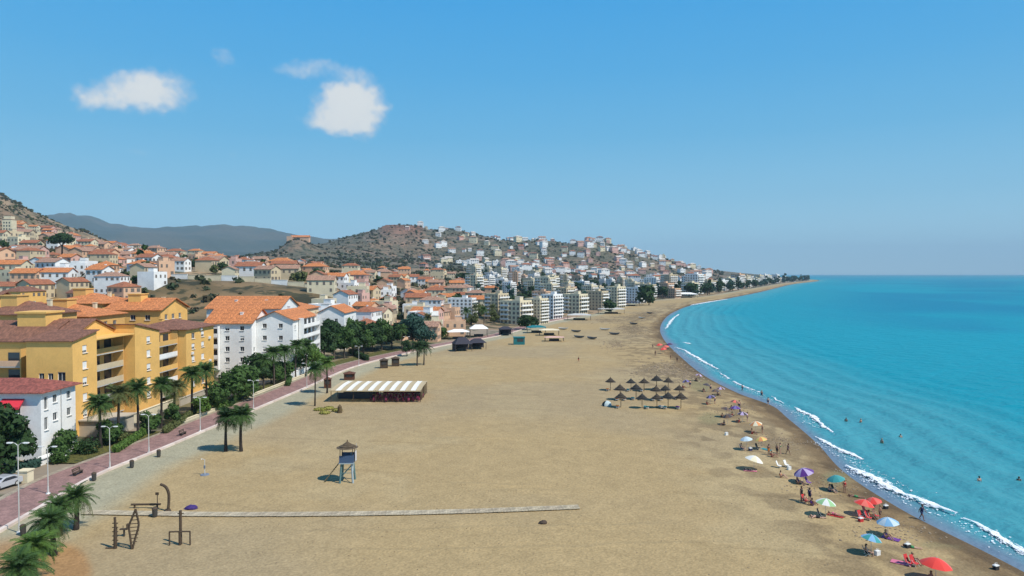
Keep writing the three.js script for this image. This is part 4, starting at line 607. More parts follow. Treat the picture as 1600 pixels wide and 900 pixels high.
// ---------------------------------------------------------------- lamp posts, bins, benches, cars
const STEEL = M('painted_steel', [.66, .64, .60], { roughness: .45, metalness: .3 }), DARKM = M('dark_metal', [.05, .045, .04], { roughness: .6 }), WOODB = M('brown_timber', [.13, .085, .05], { map: T.wood, s: 1.2 }), WOODP = M('pale_timber', [.62, .54, .38], { map: T.wood, s: 1.6 });
function lampPost(label, pos, h, group) { const o = thing('lamp_post', label, 'lamp post', pos, 0, group); part('pole', merge([cyl(.12, .09, .9, 0, 0, 0, 8), cyl(.065, .045, h - .9, 0, .9, 0, 8)]), STEEL, o); for (const s of [-1, 1]) { const a = part('arm', tube([[0, h - .1, 0], [s * .35, h + .18, 0], [s * .7, h + .22, 0]], .028, 6, 8), STEEL, o); part('lamp_head', merge([bx(.55, .1, .24, s * .85, h + .16, 0), bx(.4, .04, .18, s * .85, h + .118, 0)]), BLIND, a); } part('base', cyl(.28, .2, .14, 0, 0, 0, 10), STEEL, o); }
lampPost('tall lamp post by the clay bed, taller than the other lamps', G(30, 832), 9.2);
for (const [px, py, l] of [[88, 772, 'across from the white wall'], [183, 732, 'beyond the end of the lawn'], [243, 708, 'across from the narrow yellow block'], [322, 674, 'inland of the two sand palms'], [404, 640, 'across from the long orange roof'], [486, 606, 'beside the lone slim palm'], [566, 572, 'behind the striped beach bar'], [640, 553, 'on the promenade bend near two palms']]) lampPost(`slim pale kerbside lamp post ${l}`, G(px, py).add(new THREE.Vector3(-1, .05, 0)), 5.6, 'lamp posts along the promenade');
{ const bin = (l, p) => { const o = thing('litter_bin', l, 'bin', p); part('bin_body', merge([cyl(.26, .3, .85, 0, .1, 0, 10)]), DARKM, o); part('lid', cyl(.32, .18, .16, 0, .952, 0, 10), WOODB, o); part('foot', cyl(.2, .2, .1, 0, 0, 0, 8), DARKM, o); };
  bin('dark litter bin on sand by the tall lamp post', G(36, 836)); bin('dark litter bin beside the boardwalk and curved post', G(242, 808)); bin('dark litter bin where the kerb meets the sand gap', G(147, 751)); bin('litter bin farther along the kerb beside the sand', G(248, 714)); bin('litter bin on the kerb before the lone palms', G(206, 731));
  const bench = (l, p, t) => { const o = thing('bench', l, 'bench', p, t); part('seat', merge([bx(1.7, .06, .14, 0, .42, -.16), bx(1.7, .06, .14, 0, .42, 0), bx(1.7, .06, .14, 0, .42, .16)]), WOODB, o); part('backrest', merge([bx(1.7, .14, .05, 0, .6, -.28, 0, -.2), bx(1.7, .14, .05, 0, .8, -.33, 0, -.2)]), WOODB, o); for (const s of [-.7, .7]) part('leg', merge([bx(.07, .42, .44, s, 0, -.03), bx(.06, .5, .06, s, .42, -.26)]), DARKM, o); };
  bench('bench on the promenade near the lawn', G(122, 742), 1.57); bench('bench on the promenade beyond the lawn', G(286, 680), 1.57); bench('bench on the promenade across from the hipped block', G(372, 645), 1.57);
}
function car(label, pos, turn, paint) {
  const o = thing('parked_car', label, 'car', pos, turn); const s = new THREE.Shape();
  s.moveTo(-2.05, .32); s.lineTo(-2.1, .62); s.quadraticCurveTo(-2.05, .86, -1.7, .9); s.lineTo(-.95, .97); s.quadraticCurveTo(-.55, 1.38, -.2, 1.43); s.lineTo(.75, 1.43); s.quadraticCurveTo(1.3, 1.36, 1.65, .98); s.lineTo(2.0, .92); s.quadraticCurveTo(2.12, .7, 2.06, .34);
  for (const x of [1.28, -1.28]) { s.lineTo(x + .36, .3); s.absarc(x, .3, .36, 0, Math.PI, false); } s.lineTo(-2.05, .32);
  const g = new THREE.ExtrudeGeometry(s, { depth: 1.5, bevelEnabled: true, bevelThickness: .1, bevelSize: .07, bevelSegments: 3, curveSegments: 8 }); g.translate(0, 0, -.75); part('body', clean(g), paint, o);
  for (const z of [-1, 1]) { const w = new THREE.Shape(); w.moveTo(-.82, .98); w.quadraticCurveTo(-.5, 1.3, -.18, 1.34); w.lineTo(.7, 1.34); w.quadraticCurveTo(1.1, 1.28, 1.36, 1.0); w.closePath(); const q = new THREE.ExtrudeGeometry(w, { depth: .02, bevelEnabled: false }); q.translate(0, 0, z > 0 ? .853 : -.873); part('side_window', clean(q), GLASS, o); }
  part('windscreen', bx(.02, .52, 1.36, -.74, .98, 0, 0, 0, -.82), GLASS, o); part('rear_window', bx(.02, .5, 1.3, 1.4, .98, 0, 0, 0, .72), GLASS, o);
  const wg = new THREE.CylinderGeometry(.31, .31, .2, 16).rotateX(Math.PI / 2), rg = new THREE.CylinderGeometry(.18, .18, .21, 10).rotateX(Math.PI / 2);
  for (const x of [1.28, -1.28]) for (const z of [-.74, .74]) { const w = part('wheel', wg, DARKM, o); w.position.set(x, .31, z); part('rim', rg, STEEL, w); }
  for (const z of [-.6, .6]) { part('headlight', bx(.06, .14, .3, -2.12, .64, z), BLIND, o); part('tail_light', bx(.06, .16, .26, 2.12, .7, z), RED, o); }
}
const paint = (k, c) => M(k, c, { roughness: .3, clearcoat: .8, clearcoatRoughness: .1 });
car('silver parked car beside the clipped hedge', G(4, 762), 1.35, paint('paint_silver', [.45, .46, .48])); car('dark grey parked car behind the silver one', G(-14, 742), 1.3, paint('paint_dark', [.05, .055, .065])); car('white parked car under the spreading dark tree', G(-44, 772), 1.3, paint('paint_white', [.75, .75, .74])); car('pale blue parked car in the shade of the villa trees', G(-4, 728), 1.3, paint('paint_blue', [.25, .36, .42]));
// ---------------------------------------------------------------- boardwalk
const sandAt = (px, py) => { let p = G(px, py); for (let k = 0; k < 3; k++) p = G(px, py, sandY(p.x, -p.z)); return p; };
const ground = (x, D) => sandY(x, D);
{ const a = G(132, 802), b = G(500, 804), c = G(905, 793); const o = thing('boardwalk', 'long narrow pale wooden boardwalk laid across the open sand', 'boardwalk', [0, 0, 0]);
  const curve = new THREE.QuadraticBezierCurve3(a, new THREE.Vector3((a.x + c.x) / 2, 0, 2 * b.z - (a.z + c.z) / 2), c), L = curve.getLength(), n = Math.round(L / 2); const ms = [M('pale_timber_a', [.76, .63, .42], { map: T.wood, s: 1.6 }), M('pale_timber_b', [.72, .59, .40], { map: T.wood, s: 1.6 }), M('pale_timber_c', [.80, .67, .46], { map: T.wood, s: 1.6 })];
  const panel = merge([...Array.from({ length: 12 }, (_, k) => bx(.158, .045, 1.35, -1.0 + (k + .5) * .1667, .06, .02 * Math.sin(k * 5))), bx(1.94, .06, .08, 0, 0, -.45), bx(1.94, .06, .08, 0, 0, .45)]);
  const r = rng(9); for (let k = 0; k < n; k++) { const t = (k + .5) / n, p = curve.getPointAt(t), q = curve.getTangentAt(t); const s = part('deck_panel', panel, ms[Math.floor(r() * 3)], o); s.position.set(p.x, ground(p.x, -p.z) + .03 + .02 * r(), p.z); s.rotation.y = Math.atan2(-q.z, q.x) + .012 * (r() - .5); s.rotation.z = .01 * (r() - .5); } }
// ---------------------------------------------------------------- lifeguard tower
{ const p = sandAt(543, 752), o = thing('lifeguard_tower', 'blue-grey lifeguard tower with thatched sunshade and slanting ladder', 'lifeguard tower', p, .06);
  const TEAL = M('teal_paint', [.10, .19, .19], { roughness: .6 }), NAVY = M('navy_paint', [.05, .09, .17], { roughness: .6 }), STRAW = M('thatch', [.24, .17, .10], { map: T.bark, s: .5, roughness: 1 }), WP = M('white_paint', [.34, .40, .42], { roughness: .6 });
  for (const x of [-1, 1]) for (const z of [-1, 1]) part('leg', bar([x * .85, -.2, z * .85], [x * .66, 2.55, z * .66], .14, 8, .12), x < 0 ? TEAL : z < 0 ? TEAL : WP, o);
  for (const z of [-1, 1]) part('brace', bar([-.8, .6, z * .8], [.7, 2.3, z * .68], .045), TEAL, o); part('brace', bar([.8, .5, .8], [.68, 2.2, -.68], .045), WP, o); part('rail', merge([bar([-.76, 1.3, .76], [.76, 1.3, .76], .04), bar([-.76, 1.3, -.76], [.76, 1.3, -.76], .04)]), TEAL, o);
  const pl = part('platform', bx(1.9, .14, 1.9, 0, 2.5, 0), WP, o); for (const [w, d, x, z] of [[1.8, .06, 0, .9], [1.8, .06, 0, -.9], [.06, 1.74, .9, 0]]) part('side_panel', bx(w, .95, d, x, 2.645, z), NAVY, pl);
  part('seat', merge([bx(.9, .08, .5, .1, 3.0, 0), bx(.08, .7, .5, .5, 3.08, 0)]), WP, o); for (const x of [-1, 1]) for (const z of [-1, 1]) part('roof_post', bar([x * .8, 2.6, z * .8], [x * .8, 4.6, z * .8], .045), DARKM, o);
  const th = []; for (let k = 0; k < 3; k++) { const g = new THREE.ConeGeometry(1.42 - k * .42, .4, 14, 1, true); g.translate(0, 4.66 + k * .2, 0); th.push(clean(g)); } th.push(cyl(.1, .05, .3, 0, 5.15, 0, 6)); part('thatched_roof', merge(th), STRAW, o).material.side = THREE.DoubleSide;
  const ld = part('ladder', merge([bar([-.95, 2.6, .35], [-3.0, 0, .35], .05), bar([-.95, 2.6, -.35], [-3.0, 0, -.35], .05), ...Array.from({ length: 9 }, (_, k) => bx(.16, .04, .7, -1.05 - k * .22, 2.42 - k * .279, 0))]), M('ladder_timber', [.34, .25, .12], { map: T.wood, s: 1 }), o);
  part('white_flag', bx(.04, 1.3, .8, 1.1, 2.75, .1), M('pale_cloth', [.62, .60, .60], { side: THREE.DoubleSide }), o); part('flag_pole', bar([1.1, 2.6, -.32], [1.1, 4.9, -.32], .03), STEEL, o); }
// ---------------------------------------------------------------- timber play frames
{ const log = (a, b, r = .09) => bar(a, b, r, 7); const rust = WOODB;
  let o = thing('climbing_post', 'tall notched timber post standing alone in the play area', 'play frame', sandAt(180, 857)); part('post', merge([log([0, -.3, 0], [.05, 2.0, 0], .17), log([.05, 2.0, 0], [0, 3.1, 0], .12)]), rust, o); for (let k = 0; k < 6; k++) part('step', log([-.26, .4 + k * .42, 0], [.3, .4 + k * .42, 0], .05), rust, o); part('foot_beam', log([-.9, .06, .05], [.1, .06, .05], .08), rust, o);
  o = thing('climbing_ladder', 'leaf shaped timber climbing frame narrowing to its foot', 'play frame', sandAt(206, 858), .3); for (const s of [-1, 1]) part('side_rail', tube([[.0, -.2, 0], [.22 * s + .1, 1.1, 0], [.42 * s + .2, 2.3, 0], [.2 * s + .3, 3.2, 0], [.36, 3.9, 0]], .1, 7, 16), rust, o); for (let k = 0; k < 8; k++) { const y = .7 + k * .36, w = .12 + .34 * Math.sin(Math.PI * clamp(y / 4)) ; part('rung', log([.1 + y * .06 - w, y, 0], [.1 + y * .06 + w, y, 0], .045), rust, o); }
  o = thing('spring_seat', 'small timber toy rocker between the two climbing frames', 'play toy', sandAt(194, 838)); part('seat', merge([bx(.8, .1, .3, 0, .7, 0), bx(.1, .5, .3, .35, .8, 0)]), rust, o); part('stem', cyl(.1, .1, .72, 0, 0, 0, 8), DARKM, o); part('handle', log([-.1, .8, 0], [-.1, 1.1, 0], .03), DARKM, o);
  o = thing('pull_up_bars', 'double arched brown exercise bars with tall centre post', 'play frame', sandAt(281, 852), .05); for (const [x0, x1] of [[-1.0, -.05], [.05, 1.0]]) part('arch', merge([log([x0, -.2, 0], [x0, 1.35, 0], .075), log([x1, -.2, 0], [x1, 1.35, 0], .075), log([x0 - .03, 1.37, 0], [x1 + .03, 1.37, 0], .075)]), rust, o); part('post', log([-.02, -.2, -.25], [-.02, 3.4, -.25], .14), rust, o); part('crossbar', log([-.3, 3.1, -.25], [.3, 3.1, -.25], .05), rust, o);
  o = thing('curved_post', 'curved timber post bending over beside the boardwalk', 'play frame', sandAt(262, 799)); part('post', tube([[0, -.3, 0], [.15, 1.2, 0], [.1, 2.2, 0], [-.25, 2.85, 0], [-.8, 3.1, 0]], .16, 8, 18), rust, o); part('base', cyl(.4, .3, .25, 0, 0, 0, 10), rust, o);
  o = thing('balance_beam', 'low timber balance beam lying behind the boardwalk', 'play frame', sandAt(228, 794)); part('beam', log([-1.7, .42, 0], [1.7, .46, 0], .12), rust, o); for (const x of [-1.3, 1.3]) part('leg', log([x, -.2, 0], [x, .4, 0], .1), rust, o);
  o = thing('signpost', 'thin timber post with small board near the curved post', 'sign', sandAt(246, 792)); part('post', log([0, -.2, 0], [0, 1.7, 0], .05), rust, o); part('board', bx(.4, .3, .04, 0, 1.4, .06), rust, o);
  const tarp = new THREE.IcosahedronGeometry(1, 3), tp = tarp.attributes.position; for (let i = 0; i < tp.count; i++) { const x = tp.getX(i), y = tp.getY(i), z = tp.getZ(i), n = .8 + .5 * fbm(x * 2 + 5, z * 2 + y * 3, 3); tp.setXYZ(i, x * .75 * n, Math.max(-.05, y * .42 * n + .12 * x), z * .45 * n); } tarp.computeVertexNormals();
  lone('tarpaulin_bundle', clean(tarp), M('purple_cloth', [.045, .02, .14], { roughness: .8 }), 'crumpled dark purple tarpaulin lying beside the boardwalk', 'tarpaulin', sandAt(298, 795));
  const bun = clean(tarp.clone()).scale(.62, .8, .62); lone('bag', bun, M('brown_cloth', [.07, .045, .03]), 'small dark brown bag left below the boardwalk end', 'bag', sandAt(848, 818)); 
  o = thing('beach_shower', 'thin blue-grey beach shower on the sand near the kerb', 'shower', sandAt(320, 742)); part('post', cyl(.06, .05, 2.1, 0, 0, 0, 8), STEEL, o); part('shower_head', merge([bar([0, 2.05, 0], [-.4, 2.2, 0], .03), cyl(.1, .05, .06, -.42, 2.12, 0, 8)]), STEEL, o); part('tray', cyl(.6, .55, .1, 0, 0, 0, 12), M('blue_grey', [.16, .19, .24]), o); part('tap_box', bx(.2, .4, .16, 0, .9, .06), M('blue_grey'), o);
}
// ---------------------------------------------------------------- the striped beach bar
{ const a = sandAt(515, 629), w = 19.2, d = 11.5, o = thing('beach_bar', 'beach bar with a long flat canopy in white and tan stripes', 'beach bar', [a.x + w / 2, 0, a.z - d / 2 - .2], .0);
  const cw = M('canopy_white', [.84, .80, .70], { roughness: .8, transmission: .12, thickness: 0, side: THREE.DoubleSide }), ct = M('canopy_tan', [.46, .36, .21], { roughness: .85, side: THREE.DoubleSide }); const n = 17, sw = w / n;
  for (let k = 0; k < n; k++) { const x = -w / 2 + (k + .5) * sw, g = gridMesh(9, 4, (r, c) => { const t = r / 8, z = d / 2 - t * d; return { p: [x + (c / 3 - .5) * (sw - .03), 2.45 + .55 * Math.sin(Math.PI * Math.min(1, t * 1.0)) * .35 + .25 * t - .05 * Math.sin(c / 3 * Math.PI) + .03 * h2(k, 4), z] }; }); part('canopy_strip', g, k % 2 ? cw : ct, o); }
  for (const x of [-9.4, -4.7, 0, 4.7, 9.4]) for (const z of [-5.5, 0, 5.5]) part('post', cyl(.07, .07, 2.5 + .1 * (z < 0), x, 0, z, 8), WOODB, o);
  part('fascia', bx(w + .1, .22, .08, 0, 2.26, d / 2 + .06), ct, o); part('bar_counter', merge([bx(7.4, 1.1, .6, -5.2, 0, 1.2), bx(7.6, .08, .8, -5.2, 1.102, 1.2)]), M('navy_counter', [.02, .028, .05], { roughness: .5 }), o); part('back_screen', bx(8, 2.2, .1, -5.2, 0, -4.6), M('navy_counter'), o); part('side_screen', bx(.1, 2.2, 8, 9.25, 0, -1), M('reed_screen', [.26, .17, .07], { map: T.bark, s: .6 }), o); part('back_screen', bx(9.6, 1.5, .1, 4.4, 0, -5.2), M('wine_cloth', [.13, .015, .045]), o);
  const WINE = M('wine_plastic', [.20, .02, .06], { roughness: .5 }), WINE2 = M('wine_table', [.10, .015, .04], { roughness: .6 });
  const tb = (x, z, k) => { const t = thing('bar_table', 'square dark red table under the striped canopy', 'table', [o.position.x + x, ground(o.position.x + x, -(o.position.z + z)) , o.position.z + z], .2 * k, 'tables of the striped beach bar'); part('table_top', bx(.85, .05, .85, 0, .71, 0), WINE2, t); part('leg', cyl(.05, .05, .71, 0, 0, 0, 8), DARKM, t); part('foot', bx(.5, .04, .5, 0, 0, 0), DARKM, t);
    for (let q = 0; q < 4; q++) { const an = q * Math.PI / 2 + .2 * k, c = thing('bar_chair', 'dark red plastic chair under the striped canopy', 'chair', [t.position.x + Math.sin(an) * .75, t.position.y, t.position.z + Math.cos(an) * .75], an, 'chairs of the striped beach bar'); part('seat', bx(.46, .05, .44, 0, .42, 0), WINE, c); part('backrest', bx(.46, .48, .05, 0, .47, .22), WINE, c); for (const i of [-.19, .19]) for (const j of [-.18, .18]) part('leg', cyl(.025, .02, .42, i, 0, j, 5), WINE, c); } };
  let k = 0; for (const z of [4.4, 2.2, 0]) for (const x of [-.4, 2.0, 4.2, 6.4, 8.4]) tb(x, z + .2 * (k % 2), k++);
  // bits beside the bar
  const hut = (l, px, py, w2, h2_, m) => { const q = thing('kiosk', l, 'kiosk', sandAt(px, py), .15); part('cabin', bx(w2, h2_, w2 * .7, 0, -.1, 0), m, q); part('roof', merge([poly([[-w2 * .6, h2_ - .1, w2 * .5], [w2 * .6, h2_ - .1, w2 * .5], [w2 * .6, h2_ - .1, -w2 * .5], [-w2 * .6, h2_ - .1, -w2 * .5], [0, h2_ + .5, 0]], [[0, 1, 4], [1, 2, 4], [2, 3, 4], [3, 0, 4], [3, 2, 1, 0]])]), m, q); part('hatch', bx(w2 * .6, h2_ * .35, .06, 0, h2_ * .45, w2 * .35 + .02), DARKM, q); };
  const RB = M('red_timber', [.19, .07, .035], { map: T.wood, s: 1 });
  hut('red-brown timber kiosk behind the striped beach bar', 546, 593, 2.6, 1.7, RB); hut('red-brown timber kiosk beside the leaning palm', 512, 606, 1.6, 2.2, RB); hut('dark brown timber kiosk on the promenade bend', 600, 575, 2.2, 2.4, WOODB); hut('dark brown timber kiosk beside its twin on the bend', 618, 572, 2.2, 2.4, WOODB);
  const gr = bushGeo(71, 1.3, .5); for (const [px, py] of [[500, 641], [514, 639], [527, 642], [508, 646]]) lone('beach_grass', gr, M('dry_grass', [.30, .28, .06], { side: THREE.DoubleSide }), 'low clump of yellow-green beach grass beside the striped bar', 'grass clump', sandAt(px, py), px, 'beach grass by the striped bar');
  lone('reed_stack', merge([cyl(.5, .4, 1.2, 0, 0, 0, 9), cyl(.42, .1, .4, 0, 1.2, 0, 9)]), M('reed_screen'), 'upright bundle of reeds beside the beach grass', 'reed bundle', sandAt(531, 645));
}
// ---------------------------------------------------------------- dark beach bar, awnings and teal kiosk on the bend
{ const BLK = M('dark_canvas', [.035, .033, .045], { roughness: .9, side: THREE.DoubleSide }), TEALP = M('teal_kiosk', [.01, .16, .17], { roughness: .6 });
  const pav = (name, l, px, py, w, d, h, rise, m, t = 0, skirt = 0) => { const o = thing(name, l, 'beach bar', sandAt(px, py), t); part('canopy', poly([[-w / 2, h, d / 2], [w / 2, h, d / 2], [w / 2, h, -d / 2], [-w / 2, h, -d / 2], [-w * .2, h + rise, 0], [w * .2, h + rise, 0]], [[0, 1, 5, 4], [1, 2, 5], [2, 3, 4, 5], [3, 0, 4], [3, 2, 1, 0]]), m, o); for (const x of [-1, 1]) for (const z of [-1, 1]) part('post', cyl(.09, .09, h, x * (w / 2 - .3), 0, z * (d / 2 - .3), 6), DARKM, o); if (skirt) part('curtain', merge([bx(w - .5, h - .4, .06, 0, .2, -d / 2 + .3), bx(.06, h - .4, d - .9, -w / 2 + .35, .2, 0)]), m, o); part('counter', bx(w * .5, 1.1, .7, 0, -.1, -d * .2), DARKM, o); };
  pav('beach_pavilion', 'dark tented beach bar with steep peaked canvas roof', 722, 548, 6.4, 6, 2.6, 2.2, BLK, .3, 1); pav('beach_pavilion', 'lower dark tented canopy joined to the steep one', 746, 545, 6, 6, 2.4, 1.4, BLK, .2, 1); pav('beach_pavilion', 'white peaked awning behind the dark tented bar', 716, 530, 9, 6, 3.2, 1.0, W.white, .2); pav('beach_pavilion', 'white peaked awning with broad top beside the olive trees', 748, 526, 8, 7, 3.6, 1.6, W.white, .1); pav('beach_pavilion', 'small dark awning behind the orange signs', 790, 524, 6, 5, 2.8, 1.2, BLK, .1, 1);
  const o = thing('teal_kiosk', 'square teal kiosk standing on the sand of the bend', 'kiosk', sandAt(811, 538), .05); part('cabin', bx(4.2, 2.8, 3.2, 0, -.1, 0), TEALP, o); part('roof', bx(4.6, .18, 3.6, 0, 2.702, 0), TEALP, o); part('hatch', bx(2.4, 1, .08, .4, 1.2, 1.62), DARKM, o);
  pav('beach_pavilion', 'teal awning beside the teal kiosk', 838, 520, 9, 6, 2.6, .9, TEALP, 0); pav('beach_pavilion', 'pale awning over chairs where the beach narrows', 858, 524, 9, 5, 2.4, .6, W.cream, 0); pav('beach_pavilion', 'pinkish awning on the sand before the flats', 866, 533, 8, 4, 1.6, .4, W.pink, 0); pav('beach_pavilion', 'grey roofed beach bar beside the flats', 905, 500, 14, 8, 3, .9, W.grey, -.1, 0); pav('beach_pavilion', 'long grey roofed beach bar beyond the pale awnings', 955, 490, 18, 8, 3.2, 1, W.grey, -.15, 0); pav('beach_pavilion', 'white roofed beach bar at the head of the bay', 1072, 465, 26, 10, 4, 2, W.white, -.3); pav('beach_pavilion', 'dark roofed beach bar near the curve of the shore', 985, 478, 16, 8, 3, 1, BLK, -.2);
  const bt = (l, px, py, t, m) => { const q = thing('rowing_boat', l, 'boat', sandAt(px, py), t, 'boats drawn up on the sand'); const hull = gridMesh(9, 9, (r, c) => { const u = r / 8 * 2 - 1, k = Math.sqrt(Math.max(0, 1 - u ** 4)) , a = (c / 8 - .5) * Math.PI; return { p: [Math.sin(a) * .95 * k + .001, .1 + .75 * (1 - Math.cos(a) * k) + .25 * u * u, u * 2.6] }; }); part('hull', clean(hull), m, q); for (const z of [-.9, .6]) part('thwart', bx(1.5, .06, .3, 0, .6, z), WOODP, q); };
  const bm = M('boat_white', [.6, .6, .58], { side: THREE.DoubleSide }), bb = M('boat_dark', [.10, .12, .14], { side: THREE.DoubleSide }); for (const [px, py, t, d] of [[905, 528, 1, 1], [925, 530, .8, 1], [880, 515, 1.2, 0], [900, 519, 1.1, 1], [945, 516, 1.4, 0], [960, 523, 1.2, 1], [990, 507, .8, 1], [1003, 498, .7, 0], [1015, 490, .6, 1]]) bt(d ? 'dark hulled rowing boat drawn up on the sand' : 'pale hulled rowing boat drawn up on the sand', px, py, t, d ? bb : bm);
}
// ---------------------------------------------------------------- people: one skin surface per pose, swimwear and hair as children
function bodyGeo(J, size, res, center) {   // J: list of [ax,ay,az, ar, bx,by,bz, br, tag]
  const mc = new MarchingCubes(res, new THREE.MeshBasicMaterial(), false, false, 60000); const half = size / 2, n = mc.size; mc.isolation = 0;
  const dist = (x, y, z, want) => { let d = 1e9, k = .035, best = 1e9, tag = ''; for (const [ax, ay, az, ar, bx_, by, bz, br, t] of J) { const vx = bx_ - ax, vy = by - ay, vz = bz - az, l = vx * vx + vy * vy + vz * vz || 1e-9, s = clamp(((x - ax) * vx + (y - ay) * vy + (z - az) * vz) / l), q = Math.hypot(x - ax - vx * s, y - ay - vy * s, z - az - vz * s) - lerp(ar, br, s); if (want && q < best) { best = q; tag = t + (s > .55 ? '2' : '1'); } const h = Math.max(k - Math.abs(d - q), 0) / k; d = Math.min(d, q) - h * h * k * .25; } return want ? tag : d; };
  for (let z = 0; z < n; z++) for (let y = 0; y < n; y++) for (let x = 0; x < n; x++) mc.field[z * n * n + y * n + x] = -dist((x - n / 2) / (n / 2) * half + center[0], (y - n / 2) / (n / 2) * half + center[1], (z - n / 2) / (n / 2) * half + center[2]);
  mc.update(); const p = mc.positionArray.slice(0, mc.count * 3); const g = new THREE.BufferGeometry(); for (let i = 0; i < p.length; i += 3) { p[i] = p[i] * half + center[0]; p[i + 1] = p[i + 1] * half + center[1]; p[i + 2] = p[i + 2] * half + center[2]; }
  g.setAttribute('position', new THREE.BufferAttribute(p, 3)); const m = mergeVertices(g, 1e-4); m.computeVertexNormals(); return { g: m, dist };
}
function pick(body, want, push) {   // the patch of the body that a garment or the hair covers, pushed out
  const { g, dist } = body, p = g.attributes.position, nn = g.attributes.normal, idx = g.index.array, pos = [], nor = []; const tag = new Array(p.count);
  for (let i = 0; i < p.count; i++) tag[i] = want(dist(p.getX(i), p.getY(i), p.getZ(i), true), p.getX(i), p.getY(i), p.getZ(i));
  for (let i = 0; i < idx.length; i += 3) if (tag[idx[i]] && tag[idx[i + 1]] && tag[idx[i + 2]]) for (let k = 0; k < 3; k++) { const v = idx[i + k]; pos.push(p.getX(v) + nn.getX(v) * push, p.getY(v) + nn.getY(v) * push, p.getZ(v) + nn.getZ(v) * push); nor.push(nn.getX(v), nn.getY(v), nn.getZ(v)); }
  const q = new THREE.BufferGeometry(); q.setAttribute('position', new THREE.Float32BufferAttribute(pos, 3)); q.setAttribute('normal', new THREE.Float32BufferAttribute(nor, 3)); q.setAttribute('uv', new THREE.Float32BufferAttribute(new Float32Array(pos.length / 3 * 2), 2)); return q;
}
function pose(j) {  // joints: hip, chest, neck, head, and per side shoulder..hand, hip..toe
  const J = [], B = (a, ra, b, rb, t) => J.push([...a, ra, ...b, rb, t]);
  B(j.hip, .135, j.chest, .15, 'torso'); B(j.chest, .14, j.neck, .06, 'upper'); B(j.neck, .055, j.head, .06, 'neck'); B([j.head[0], j.head[1] + .02, j.head[2] - .01], .085, [j.head[0], j.head[1] + .11, j.head[2]], .092, 'head');
  const f = j.face ?? [0, 0, 1]; B([j.head[0] + f[0] * .085, j.head[1] + .045, j.head[2] + f[2] * .085], .014, [j.head[0] + f[0] * .1, j.head[1] + .03, j.head[2] + f[2] * .1], .014, 'nose');
  for (const s of ['l', 'r']) { const a = j[s]; B(j.chest.map((v, i) => lerp(v, a.sh[i], .5)), .09, a.sh, .065, 'shoulder'); B(a.sh, .058, a.el, .045, 'arm'); B(a.el, .043, a.wr, .032, 'fore'); const d = new THREE.Vector3(...a.wr).sub(new THREE.Vector3(...a.el)).normalize(), w = new THREE.Vector3(...a.wr); B(a.wr, .03, w.clone().addScaledVector(d, .08).toArray(), .034, 'hand'); B(j.hip.map((v, i) => lerp(v, a.hp[i], .6)), .12, a.hp, .098, 'pelvis'); B(a.hp, .095, a.kn, .058, 'thigh'); B(a.kn, .056, a.an, .038, 'calf'); B(a.an, .04, a.toe, .03, 'foot'); }
  return J;
}
function fingers(j) { const out = []; for (const s of ['l', 'r']) { const a = j[s], w = new THREE.Vector3(...a.wr), d = w.clone().sub(new THREE.Vector3(...a.el)).normalize(), side = new THREE.Vector3().crossVectors(d, new THREE.Vector3(.3, .1, 1)).normalize(), up = new THREE.Vector3().crossVectors(d, side).normalize(); const palm = w.clone().addScaledVector(d, .085);
  [-.027, -.009, .009, .027].forEach((o, k) => { const L = [.068, .078, .074, .058][k], p0 = palm.clone().addScaledVector(side, o), p1 = p0.clone().addScaledVector(d, L * .55), p2 = p1.clone().addScaledVector(d, L * .4).addScaledVector(up, -L * .25); out.push(bar(p0.toArray(), p1.toArray(), .0095, 5, .0085), bar(p1.toArray(), p2.toArray(), .0088, 5, .007)); });
  const t0 = w.clone().addScaledVector(d, .03).addScaledVector(side, .025), t1 = t0.clone().addScaledVector(d, .035).addScaledVector(side, .03); out.push(bar(t0.toArray(), t1.toArray(), .012, 5, .01), bar(t1.toArray(), t1.clone().addScaledVector(d, .035).toArray(), .01, 5, .008)); } return out; }
const side = (f) => ({ l: f(-1), r: f(1) });
